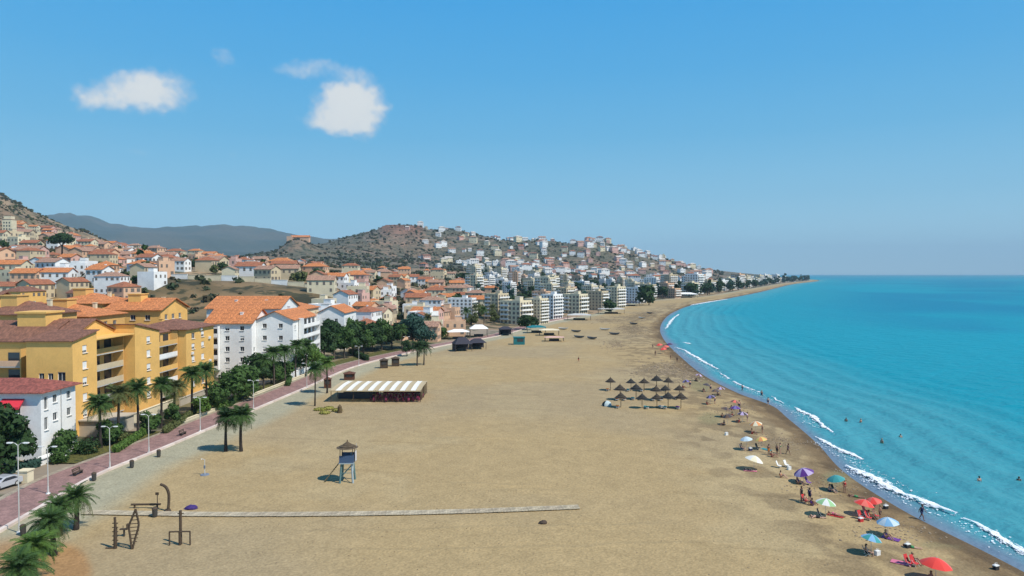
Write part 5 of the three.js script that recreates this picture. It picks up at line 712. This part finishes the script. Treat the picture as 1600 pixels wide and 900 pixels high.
const POSES = {
  stand: { hip: [0, .93, 0], chest: [0, 1.24, .01], neck: [0, 1.44, 0], head: [0, 1.54, .02], ...side((s) => ({ sh: [s * .19, 1.39, 0], el: [s * .26, 1.12, -.03], wr: [s * .27, .88, .05], hp: [s * .095, .9, 0], kn: [s * .11, .49, .02], an: [s * .12, .08, -.01], toe: [s * .14, .035, .16] })) },
  walk: { hip: [0, .92, 0], chest: [0, 1.23, .03], neck: [0, 1.43, .04], head: [0, 1.53, .07], ...side((s) => ({ sh: [s * .19, 1.38, .03], el: [s * .25, 1.12, s * .12], wr: [s * .24, .92, s * .24 + .08], hp: [s * .095, .89, 0], kn: [s * .1, .49, -s * .16 + .06], an: [s * .1, .1, -s * .3], toe: [s * .11, .04, -s * .3 + .15] })) },
  sit: { hip: [0, .14, 0], chest: [0, .45, -.08], neck: [0, .65, -.06], head: [0, .75, -.02], ...side((s) => ({ sh: [s * .19, .6, -.08], el: [s * .26, .34, .05], wr: [s * .2, .42, .27], hp: [s * .1, .13, .04], kn: [s * .14, .42, .42], an: [s * .14, .07, .72], toe: [s * .16, .05, .88] })) },
  chair: { hip: [0, .5, 0], chest: [0, .8, -.14], neck: [0, 1.0, -.16], head: [0, 1.1, -.13], ...side((s) => ({ sh: [s * .19, .95, -.15], el: [s * .27, .7, -.02], wr: [s * .25, .64, .22], hp: [s * .1, .48, .04], kn: [s * .13, .52, .46], an: [s * .14, .08, .5], toe: [s * .15, .04, .66] })) },
  lie: { hip: [0, .13, 0], chest: [0, .15, -.31], neck: [0, .15, -.51], head: [0, .15, -.68], face: [0, 0, 0], ...side((s) => ({ sh: [s * .19, .13, -.46], el: [s * .32, .07, -.62], wr: [s * .2, .06, -.8], hp: [s * .1, .12, .03], kn: [s * .12, .08, .45], an: [s * .13, .06, .85], toe: [s * .15, .05, .98] })) },
};
const BODY = {};
for (const [k, j] of Object.entries(POSES)) {
  const up = k === 'stand' || k === 'walk', b = bodyGeo(pose(j), up ? 1.84 : k === 'lie' ? 2.1 : 1.6, up ? 92 : k === 'lie' ? 100 : 84, up ? [0, .86, 0] : k === 'lie' ? [0, .3, .1] : [0, .6, .25]);
  BODY[k] = { skin: merge([clean(b.g.clone()), ...fingers(j)]), shorts: pick(b, (t) => /pelvis|thigh1/.test(t) || t === 'torso1', .012), brief: pick(b, (t, x, y, z) => /pelvis/.test(t), .008), top: pick(b, (t) => /torso|upper1|shoulder/.test(t), .012), bra: pick(b, (t) => /upper1/.test(t) || t === 'torso2', .008), hair: pick(b, (t, x, y, z) => /head/.test(t) && (k === 'lie' ? z < j.head[2] - .02 : (y > j.head[1] + .1 || z < j.head[2] - .005)), .018) };
}
const SKIN = [M('skin_light', [.50, .30, .21], { roughness: .6 }), M('skin_tan', [.36, .19, .12], { roughness: .6 }), M('skin_deep', [.22, .11, .07], { roughness: .6 })], HAIR = [M('hair_dark', [.02, .014, .01]), M('hair_brown', [.08, .045, .025]), M('hair_fair', [.32, .22, .11])];
const CL = { navy: [.02, .03, .09], red: [.5, .03, .03], black: [.02, .02, .022], white: [.75, .74, .7], teal: [.02, .22, .25], orange: [.6, .2, .03], pink: [.6, .16, .25], blue: [.04, .14, .42], green: [.05, .22, .08], purple: [.14, .04, .25], yellow: [.65, .48, .06] };
const cloth = (c) => M('cloth_' + c, CL[c], { roughness: .9, side: THREE.DoubleSide });
let pk = 0;
function person(label, pos, turn, ps, kind, c1, c2, group) {   // kind: shorts | bikini | dressed
  const o = thing('person', label, 'person', pos, turn, group), b = BODY[ps], i = pk++; o.scale.setScalar(.95 + .1 * h2(i, 5));
  part('body', b.skin, SKIN[(i * 5) % 3], o); part('hair', b.hair, HAIR[(i * 7) % 3], o);
  if (kind === 'shorts') part('shorts', b.shorts, cloth(c1), o); if (kind === 'bikini') { part('bikini_bottom', b.brief, cloth(c1), o); part('bikini_top', b.bra, cloth(c2 ?? c1), o); } if (kind === 'dressed') { part('shorts', b.shorts, cloth(c1), o); part('shirt', b.top, cloth(c2), o); }
  return o;
}
// ---------------------------------------------------------------- parasols, chairs, towels
function panelGeo(R, rise, n, k) { const a0 = k / n * 2 * Math.PI, a1 = (k + 1) / n * 2 * Math.PI; return gridMesh(7, 4, (r, c) => { const t = r / 6, a = lerp(a0, a1, c / 3), sag = 1 - .06 * Math.sin(c / 3 * Math.PI) * t; const rr = R * t * sag; return { p: [Math.sin(a) * rr, rise * (1 - t ** 1.7), Math.cos(a) * rr] }; }); }
const PG = {}; for (const R of [.95, 1.1, 1.3]) PG[R] = Array.from({ length: 8 }, (_, k) => clean(panelGeo(R, R * .5, 8, k)));
const POLE = M('pole_white', [.62, .62, .6], { roughness: .4, metalness: .3 });
const fabric = (c) => M('fabric_' + c.join('_'), c, { roughness: .85, transmission: .18, thickness: 0, side: THREE.DoubleSide });
function parasol(label, pos, c1, c2, { R = 1.1, h = 2.0, tilt = .15, turn = 0, group } = {}) {
  const o = thing('beach_umbrella', label, 'beach umbrella', pos, turn, group); part('pole', bar([0, -.3, 0], [0, h + .02, 0], .022, 6), POLE, o);
  const can = part('tip', cyl(.03, .015, .14, 0, R * .5 - .02, 0, 6), POLE, o); can.position.set(0, h - R * .45, 0); can.rotation.z = tilt; 
  for (let k = 0; k < 8; k++) part('panel', PG[R][k], fabric(k % 2 ? c1 : c2), can); part('ribs', merge(Array.from({ length: 8 }, (_, k) => { const a = k * Math.PI / 4; return bar([0, R * .3, 0], [Math.sin(a) * R * .8, R * .14, Math.cos(a) * R * .8], .008, 4); })), POLE, can); return o;
}
function beachChair(label, pos, turn, c, group) { const o = thing('beach_chair', label, 'beach chair', pos, turn, group); part('seat', bx(.52, .03, .48, 0, .3, 0, 0, .12), cloth(c), o); part('backrest', bx(.52, .62, .03, 0, .34, -.34, 0, -.42), cloth(c), o); for (const s of [-.27, .27]) part('leg', merge([bar([s, 0, .25], [s, .62, -.18], .016), bar([s, 0, -.3], [s, .36, .24], .016), bar([s, .3, -.22], [s, .92, -.48], .016)]), STEEL, o); return o; }
function towel(label, pos, turn, c, group) { const g = gridMesh(9, 6, (r, k) => ({ p: [(k / 5 - .5) * .9, .045 + .03 * fbm(r * .8 + pos.x, k * .8, 2), (r / 8 - .5) * 1.7] })); const o = lone('towel', g, cloth(c), label, 'towel', pos, turn, group); return o; }
function coolBag(label, pos, c) { const o = thing('cool_box', label, 'cool box', pos, .4); part('box_body', bx(.5, .36, .32, 0, 0, 0), cloth(c), o); part('lid', bx(.53, .08, .35, 0, .362, 0), cloth('white'), o); part('handle', tube([[-.24, .36, 0], [-.2, .6, 0], [.2, .6, 0], [.24, .36, 0]], .014, 5, 10), STEEL, o); return o; }
const at = (px, py) => sandAt(px, py);
const off = (p, x, z) => { const X = p.x + x, D = -(p.z + z); return new THREE.Vector3(X, ground(X, D), -D); };
const lin = rgb;
{ const U = (l, px, py, c1, c2, o) => parasol(l, at(px, py), c1, c2, o);
  const cl = { pale: lin(196, 214, 222), white: lin(226, 226, 220), orange: lin(226, 150, 92), cream: lin(232, 222, 190), purple: lin(92, 40, 130), lilac: lin(190, 170, 205), teal: lin(56, 150, 150), green: lin(150, 196, 140), red: lin(230, 62, 52), coral: lin(226, 106, 92), blue: lin(128, 178, 212), violet: lin(120, 112, 170), dark: lin(70, 62, 66), brown: lin(110, 84, 66), yellow: lin(220, 196, 110) };
  // pale blue and orange pair with people
  let u = U('pale blue beach umbrella next to an orange one', 1166, 703, cl.pale, cl.pale, { R: .95, h: 2 }); beachChair('navy beach chair in the shade of the pale blue umbrella', off(u.position, -.7, .3), 1.2, 'navy'); person('person in navy shorts sitting on a chair under the pale blue umbrella', off(u.position, -.75, .3).add(new THREE.Vector3(0, -.14, 0)), 1.2, 'chair', 'shorts', 'navy'); coolBag('dark blue cool box below the pale blue umbrella', off(u.position, .5, .4), 'navy');
  u = U('orange beach umbrella beside the pale blue one', 1189, 702, cl.orange, cl.yellow, { R: .95, h: 1.9 }); beachChair('black beach chair under the orange umbrella', off(u.position, -.5, .3), .8, 'black'); towel('teal towel under the orange umbrella', off(u.position, .8, .2), .6, 'teal');
  person('person in orange shorts standing near the orange umbrella', at(1201, 711), .4, 'stand', 'shorts', 'orange'); person('person in black shorts standing between the umbrellas and the wet sand', at(1214, 711), 2, 'stand', 'shorts', 'black'); person('person in green swimwear standing behind the walkers', at(1219, 709), 1, 'stand', 'bikini', 'green'); person('person in navy swimwear walking toward the wet sand', at(1231, 710), 1.4, 'walk', 'bikini', 'navy'); person('person in red swimwear sitting on sand near the orange umbrella', at(1206, 714), 1.4, 'sit', 'bikini', 'red');
  u = U('cream beach umbrella tipped low over a mat', 1178, 734, cl.cream, cl.white, { R: 1.3, h: 1.9, tilt: -.28 }); person('person in black swimwear lying in the shade of the cream umbrella', off(u.position, -.7, .5), 1.3, 'lie', 'bikini', 'black'); towel('brown-pink towel below the cream umbrella', off(u.position, -.7, .55), 1.3, 'pink');
  U('cream and orange umbrella beyond the pale blue one', 1181, 676, cl.cream, cl.orange, { R: 1.1, h: 1.9 }); person('person in red shorts sitting below the cream and orange umbrella', at(1175, 678), 1, 'sit', 'shorts', 'red'); person('person in black shorts standing beside the cream and orange umbrella', at(1191, 677), 1, 'stand', 'shorts', 'black'); coolBag('white cool box alone on open sand', at(1135, 680), 'white');
  beachChair('white beach chair standing alone beside its twin', at(1218, 731), 1, 'white'); beachChair('white beach chair beside a white cool box', at(1230, 730), .7, 'white'); coolBag('white cool box next to the white chair', at(1233, 734), 'white'); person('person in orange swimwear sitting below the white chairs', at(1220, 746), 1.1, 'sit', 'bikini', 'orange');
  u = U('dark purple umbrella with lilac panels tipped toward the sea', 1256, 755, cl.purple, cl.lilac, { R: 1.3, h: 1.9, tilt: .3 }); beachChair('purple beach chair under the purple umbrella', off(u.position, -.6, .4), 1, 'purple'); beachChair('second purple chair under the purple umbrella', off(u.position, .4, .6), .8, 'purple'); person('person in black swimwear in the purple umbrella shade', off(u.position, -1.1, .6), 1.2, 'sit', 'bikini', 'black');
  u = U('teal beach umbrella close to the wet sand', 1306, 768, cl.teal, cl.teal, { R: 1.1, h: 2, tilt: .2 }); beachChair('black chair below the teal umbrella', off(u.position, -.3, .4), .7, 'black'); person('person in red swimwear standing beside the teal umbrella', off(u.position, .95, .3), .3, 'stand', 'bikini', 'red'); person('person in navy shorts sitting under the teal umbrella', off(u.position, -.9, .3), .8, 'sit', 'shorts', 'navy');
  person('person in black shirt standing beside a seated friend', at(1252, 783), .8, 'stand', 'dressed', 'black', 'black'); beachChair('red beach chair among the standing friends', at(1259, 786), .6, 'red'); person('person in dark red shorts sitting on the red chair', at(1259, 787).add(new THREE.Vector3(0, -.14, 0)), .6, 'chair', 'shorts', 'red'); person('person in navy shirt standing behind the red chair', at(1265, 784), 2, 'stand', 'dressed', 'navy', 'navy'); person('person in purple swimwear sitting beside the friends', at(1269, 790), 2, 'sit', 'bikini', 'purple');
  u = U('white and green panelled beach umbrella', 1290, 806, cl.white, cl.green, { R: 1.1, h: 1.9, tilt: -.12 }); beachChair('black chair under the white and green umbrella', off(u.position, -.7, .5), 1, 'black'); towel('coral towel beside the white and green umbrella', at(1306, 806), .9, 'red'); person('person in pink swimwear lying on the coral towel', off(at(1306, 806), 0, 0).add(new THREE.Vector3(0, .06, 0)), .9, 'lie', 'bikini', 'pink'); person('person in black shorts lying in the white and green umbrella shade', off(u.position, -1.2, .6), 1.4, 'lie', 'shorts', 'black');
  U('coral red umbrella amid a group of red chairs', 1350, 806, cl.coral, cl.red, { R: 1.1, h: 1.8, tilt: -.2 }); U('second coral umbrella overlapping the first', 1364, 804, cl.red, cl.coral, { R: .95, h: 1.9, tilt: .15 }); for (const [px, py, t] of [[1347, 812, .5], [1358, 813, .9], [1370, 810, 1.2], [1354, 803, .7]]) beachChair('red beach chair around the coral umbrellas', at(px, py), t, 'red', 'red chairs by the coral umbrellas'); person('person in red swimwear sitting between the coral umbrellas', at(1358, 810), .8, 'sit', 'bikini', 'red'); person('person in black shorts standing beside the coral umbrellas', at(1375, 813), 1, 'stand', 'shorts', 'black'); person('person in pink swimwear standing behind the coral umbrellas', at(1366, 800), 1.8, 'stand', 'bikini', 'pink'); coolBag('black cool box seaward of the coral umbrellas', at(1384, 795), 'black'); person('person in green shorts lying on sand beyond the coral umbrellas', at(1337, 777), 1.2, 'lie', 'shorts', 'green'); coolBag('red cool box by the coral umbrellas', at(1345, 815), 'red');
  U('sky blue umbrella with violet edge panels', 1387, 838, cl.blue, cl.pale, { R: 1.1, h: 1.9, tilt: .1 }); person('person in purple swimwear sitting under the sky blue umbrella', at(1384, 841), .6, 'sit', 'bikini', 'purple'); towel('violet towel beside the sky blue umbrella', at(1392, 842), .8, 'purple'); u = U('grey-blue umbrella below the sky blue one', 1361, 866, cl.blue, cl.teal, { R: .95, h: 1.9, tilt: -.2 }); beachChair('black chair in the grey-blue umbrella shade', off(u.position, -.5, .3), 1.2, 'black'); person('person in black shorts sitting on a chair by the grey-blue umbrella', off(u.position, -.5, .32).add(new THREE.Vector3(0, -.14, 0)), 1.2, 'chair', 'shorts', 'black'); coolBag('pale cool box by the grey-blue umbrella', off(u.position, .5, .2), 'white');
  U('bright red beach umbrella tipped over people', 1462, 908, cl.red, cl.red, { R: 1.3, h: 2.0, tilt: -.1 }); person('person in purple shorts sitting under the bright red umbrella', at(1455, 908), .5, 'sit', 'shorts', 'purple'); for (const [px, py] of [[1421, 884], [1430, 885]]) beachChair('red beach chair inland of the bright red umbrella', at(px, py), .5, 'red', 'red chairs by the bright red umbrella'); person('person in black swimwear sitting beside the two red chairs', at(1426, 879), .6, 'sit', 'bikini', 'black'); towel('pink towel below the two red chairs', at(1408, 880), .9, 'pink'); person('person in green shorts lying on sand above the red chairs', at(1424, 856), 1.2, 'lie', 'shorts', 'green'); coolBag('black bag shaped cool box on the damp sand', at(1418, 856), 'black'); coolBag('dark cool box at the edge of the wet sand', at(1556, 890), 'black');
  person('person in navy swimwear walking along the water edge', at(1440, 812), .5, 'walk', 'dressed', 'navy', 'navy');
  // umbrellas farther along
  const farU = [[1104, 612, 'dark', 'dark'], [1118, 622, 'brown', 'dark'], [1110, 632, 'violet', 'dark'], [1134, 652, 'dark', 'brown'], [1149, 650, 'violet', 'purple'], [1137, 664, 'brown', 'dark'], [1148, 640, 'coral', 'brown'], [1126, 618, 'lilac', 'brown'], [1072, 606, 'dark', 'violet'], [1092, 596, 'brown', 'lilac'], [1160, 660, 'lilac', 'dark']]; const cn = { dark: 'charcoal', brown: 'brown', violet: 'violet', lilac: 'lilac', coral: 'coral' };
  farU.forEach(([px, py, a, b], i) => { const q = U(`${cn[a]} and ${cn[b] ?? b} umbrella in the crowd past the thatched rows`, px, py, cl[a], cl[b], { R: .95, h: 1.9, tilt: .2 * ((i % 3) - 1), group: 'umbrellas in the crowd past the thatched rows' }); person(i % 2 ? 'person in black shorts sitting in the crowd past the thatched rows' : 'person in red swimwear sitting in the crowd past the thatched rows', off(q.position, -.8, .4), i, 'sit', i % 2 ? 'shorts' : 'bikini', i % 2 ? 'black' : 'red', undefined, 'crowd past the thatched rows'); if (i % 2 === 0) person('person in navy shorts standing in the crowd past the thatched rows', off(q.position, 1.1, -.6), i * 2, 'stand', 'shorts', 'navy', undefined, 'crowd past the thatched rows'); });
  for (const [px, py, c] of [[1030, 546, 'red'], [1040, 549, 'coral'], [1046, 545, 'purple'], [1036, 553, 'red']]) U(`${c === 'coral' ? 'coral' : c} umbrella in the tight red cluster near the narrow beach`, px, py, cl[c], c === 'purple' ? cl.dark : cl.coral, { R: 1.3, h: 2.1, group: 'red umbrella cluster' }); for (const [px, py] of [[1024, 556], [1048, 562], [1020, 545], [1058, 566]]) person('person in black swimwear standing around the red umbrella cluster', at(px, py), px, 'stand', 'bikini', 'black', undefined, 'people at the red umbrella cluster');
  for (const [px, py] of [[1190, 622], [1200, 633], [1160, 612]]) person('person in navy shorts wading at the foam past the thatched rows', at(px, py), px, 'walk', 'shorts', 'navy', undefined, 'waders past the thatched rows'); person('person in red shorts walking alone on the open sand', at(904, 566), 1, 'walk', 'dressed', 'red', 'black');
  // swimmers
  const sw = (l, px, py, c) => { const p = G(px, py, SEA); p.y = SEA - 1.05; person(l, p, px, 'stand', 'shorts', c); }; sw('swimmer with dark hair standing chest deep beyond the second breaker', 1407, 684, 'navy'); sw('swimmer standing farthest along in chest deep water', 1322, 658, 'black'); sw('swimmer in green shorts near the dark haired one', 1378, 692, 'green'); sw('swimmer in deep water off the long foam line', 1530, 752, 'blue'); sw('swimmer floating low in deep water past the foam', 1592, 753, 'black'); sw('swimmer alone beyond the first breaker', 1345, 660, 'red');
}
// ---------------------------------------------------------------- rows of thatched sunshades with loungers
{ const TH = [M('thatch_dark', [.06, .055, .045], { map: T.bark, s: .4, side: THREE.DoubleSide }), M('thatch_brown', [.11, .08, .05], { map: T.bark, s: .4, side: THREE.DoubleSide })], con = (() => { const g = [0, 1, 2].map((k) => clean(new THREE.ConeGeometry(1.25 - k * .33, .5, 12, 1, true).translate(0, 2.1 + k * .24, 0))); return merge([...g, cyl(.08, .03, .25, 0, 2.75, 0, 6)]); })(), pole = cyl(.06, .05, 2.5, 0, -.3, 0, 7);
  const frame = merge([bx(.62, .07, 1.9, 0, .27, 0), ...[-.26, .26].flatMap((x) => [-.8, .8].map((z) => bx(.05, .28, .05, x, 0, z)))]), pad = merge([bx(.58, .07, 1.25, 0, .342, .3), bx(.58, .07, .68, 0, .46, -.6, 0, .42)]);
  const lc = [['teal', 'teal'], ['white', 'white'], ['orange', 'orange']];
  [[965, 'orange'], [992, 'teal'], [1018, 'white'], [1037, 'teal'], [1058, 'purple']].forEach(([px, c], col) => [610, 624, 638].forEach((py, row) => { const p0 = at(px + (row - 1) * (px - 800) * .035, py), p = off(p0, 1.6 * (h2(col, row) - .5), 2.2 * (h2(row, col + 9) - .5)); const o = thing('thatched_sunshade', col % 2 ? 'dark thatched sunshade in the rows of loungers' : 'brown thatched sunshade in the rows of loungers', 'sunshade', p, col, 'thatched sunshades in rows'); o.scale.setScalar(1.0 + .22 * h2(col + 3, row)); part('pole', pole, WOODB, o); part('thatched_roof', con, TH[col % 2 ? 0 : 1], o);
    for (const s of row === 1 ? [-1, 1] : [h2(col, row + 4) < .5 ? -1 : 1]) { const q = off(p, s * .75, .4), l = thing('sun_lounger', `${c} sun lounger under the thatched sunshades`, 'sun lounger', q, Math.PI + .1 * s, 'loungers under the thatched sunshades'); part('frame', frame, STEEL, l); part('cushion', pad, cloth(c), l); } }));
  const p = at(948, 634), o = thing('beach_tent', 'small pale dome tent at the end of the thatched rows', 'tent', p, .6); part('tent_shell', clean(new THREE.SphereGeometry(1.1, 14, 8, .4, 5.2, 0, Math.PI / 2).scale(1, .95, .85)), M('tent_cloth', [.42, .50, .50], { side: THREE.DoubleSide }), o); part('groundsheet', cyl(1.05, 1.05, .03, 0, .01, 0, 14), DARKM, o);
}
// ---------------------------------------------------------------- foam of the breaking waves
{ const FO = M('foam', [.82, .84, .85], { roughness: .9, side: THREE.DoubleSide }), LACE = FO.clone(); LACE.name = 'foam_lace'; LACE.transparent = true; LACE.alphaMap = tex(512, (u, v) => { const e = Math.sin(Math.PI * v), n = tileNoise(u, v, 10, 5), n2 = tileNoise(u, v, 36, 3); return sst(.42, .6, e * .62 + (n - .5) * 1.1 + (n2 - .5) * .6 + .06); }, false);
  const ribbon = (name, label, pts, width, hgt, seed) => { const P = pts.map(([x, y]) => G(x, y, SEA)), c = new THREE.CatmullRomCurve3(P), L = c.getLength(), n = Math.max(12, Math.round(L / .22)), m = 9, W_ = (t) => width * 1.05 * Math.sin(Math.PI * clamp(t * .96 + .02)) ** .5;
    const g = gridMesh(n + 1, m, (r, k) => { const t = r / n, p = c.getPointAt(t), q = c.getTangentAt(t), nx = q.z, nz = -q.x, s = k / (m - 1); const w = W_(t) * (.45 + 1.1 * fbm(t * L / 2.4 + seed, seed, 4)), o = -.5 * w + s * w + 1.1 * (fbm(t * L / 3.2 + 30 + seed, 2, 3) - .5) + (k === 0 || k === m - 1 ? .5 * (fbm(t * L * 1.1 + k, seed + 9, 3) - .5) : 0); const dome = Math.sin(Math.PI * s) ** .8; return { p: [p.x + nx * o, SEA + (k === 0 || k === m - 1 ? -.06 : .045) + hgt * dome * (.35 + .9 * fbm(t * L * .8, s * 4 + seed, 3)), p.z + nz * o] }; });
    { const uv = g.attributes.uv; for (let r = 0; r <= n; r++) for (let k = 0; k < m; k++) uv.setXY(r * m + k, r / n * L / 7, k / (m - 1)); }
    const o = lone(name, g, LACE, label, 'foam'); o.userData.kind = 'stuff'; return o; };
  ribbon('foam', 'thick white breaking wave foam along the beach', [[1322, 730], [1360, 748], [1400, 767], [1445, 786], [1496, 806]], 2.7, .38, 1); ribbon('foam', 'foam of the breaker before the thick one', [[1272, 684], [1300, 697], [1330, 710], [1350, 720]], 1.8, .25, 2); ribbon('foam', 'short foam crest at the second breaker', [[1240, 637], [1256, 644], [1272, 652], [1284, 668]], 1.7, .22, 3); ribbon('foam', 'thin foam line past the thatched rows', [[1126, 583], [1150, 598], [1180, 610], [1212, 624], [1226, 632]], 1.3, .16, 4); ribbon('foam', 'foam crest near the red umbrella cluster', [[1056, 543], [1072, 549], [1090, 560], [1108, 570], [1122, 578]], 2.0, .2, 5); ribbon('foam', 'small foam patch off the red umbrella cluster', [[1064, 535], [1072, 536], [1078, 538]], 2.2, .2, 6); ribbon('foam', 'foam edge where the shore curves', [[1040, 514], [1044, 508], [1052, 498], [1066, 488]], 2.6, .15, 7); ribbon('foam', 'broken foam beyond the thick wave', [[1502, 812], [1530, 822], [1560, 838], [1600, 862], [1640, 884]], 1.4, .2, 8); ribbon('foam', 'faint foam at the head of the bay', [[1078, 477], [1110, 471.5], [1136, 467.5]], 6, .15, 10); ribbon('foam', 'spent foam trailing inland of the breaker', [[1282, 662], [1300, 674], [1312, 684]], 1.1, .1, 11); ribbon('foam', 'spent foam near the thick wave', [[1352, 722], [1376, 734], [1400, 745]], 1.0, .1, 12);
  // loose flakes of foam round the breakers
  const g = rng(88), geo = new THREE.CircleGeometry(1, 7); geo.rotateX(-Math.PI / 2); const list = []; for (const pts of [[[1322, 734], [1400, 772], [1496, 812]], [[1272, 690], [1350, 726]], [[1240, 642], [1284, 670]], [[1126, 587], [1226, 637]], [[1056, 548], [1122, 582]], [[1496, 815], [1600, 870]], [[1330, 722], [1440, 772]]]) { const c = new THREE.CatmullRomCurve3(pts.map(([x, y]) => G(x, y, SEA))), n = Math.round(c.getLength() * 14); for (let k = 0; k < n; k++) { const p = c.getPointAt(g()); list.push([p.x + (g() + g() + g() - 1.5) * 1.8, p.z, .03 + .11 * g() ** 3, g()]); } }
  const im = new THREE.InstancedMesh(geo, FO, list.length), m = new THREE.Matrix4(); list.forEach(([x, z, s, a], i) => { m.makeRotationY(a * 6).scale(new THREE.Vector3(s, 1, s * (.4 + a))); m.setPosition(x, SEA + .1 + .06 * a, z); im.setMatrixAt(i, m); }); stuff('foam_flakes', im, 'scattered white flecks of foam on the shallow water', 'foam'); }

// ---------------------------------------------------------------- pebbles, dry weed and litter on the sand
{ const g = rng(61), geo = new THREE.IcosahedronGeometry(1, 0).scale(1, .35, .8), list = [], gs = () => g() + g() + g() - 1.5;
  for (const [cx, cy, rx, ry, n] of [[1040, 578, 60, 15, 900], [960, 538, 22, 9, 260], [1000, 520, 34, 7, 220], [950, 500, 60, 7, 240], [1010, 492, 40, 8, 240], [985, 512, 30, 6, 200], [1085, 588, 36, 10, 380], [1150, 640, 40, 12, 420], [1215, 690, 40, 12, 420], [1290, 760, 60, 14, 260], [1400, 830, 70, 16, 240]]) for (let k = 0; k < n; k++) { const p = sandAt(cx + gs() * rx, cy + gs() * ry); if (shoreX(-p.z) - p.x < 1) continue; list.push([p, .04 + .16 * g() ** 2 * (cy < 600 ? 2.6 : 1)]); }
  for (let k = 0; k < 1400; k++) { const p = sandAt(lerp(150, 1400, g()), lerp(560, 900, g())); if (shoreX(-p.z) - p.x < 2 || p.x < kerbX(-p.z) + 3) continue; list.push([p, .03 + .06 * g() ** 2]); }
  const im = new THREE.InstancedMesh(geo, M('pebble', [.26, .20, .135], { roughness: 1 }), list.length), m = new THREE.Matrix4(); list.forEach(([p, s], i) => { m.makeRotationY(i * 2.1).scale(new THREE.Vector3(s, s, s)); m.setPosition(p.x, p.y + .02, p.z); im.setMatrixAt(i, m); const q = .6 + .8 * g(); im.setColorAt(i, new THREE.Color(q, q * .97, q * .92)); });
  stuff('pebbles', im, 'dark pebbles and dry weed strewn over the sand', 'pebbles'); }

renderer.render(scene, camera);
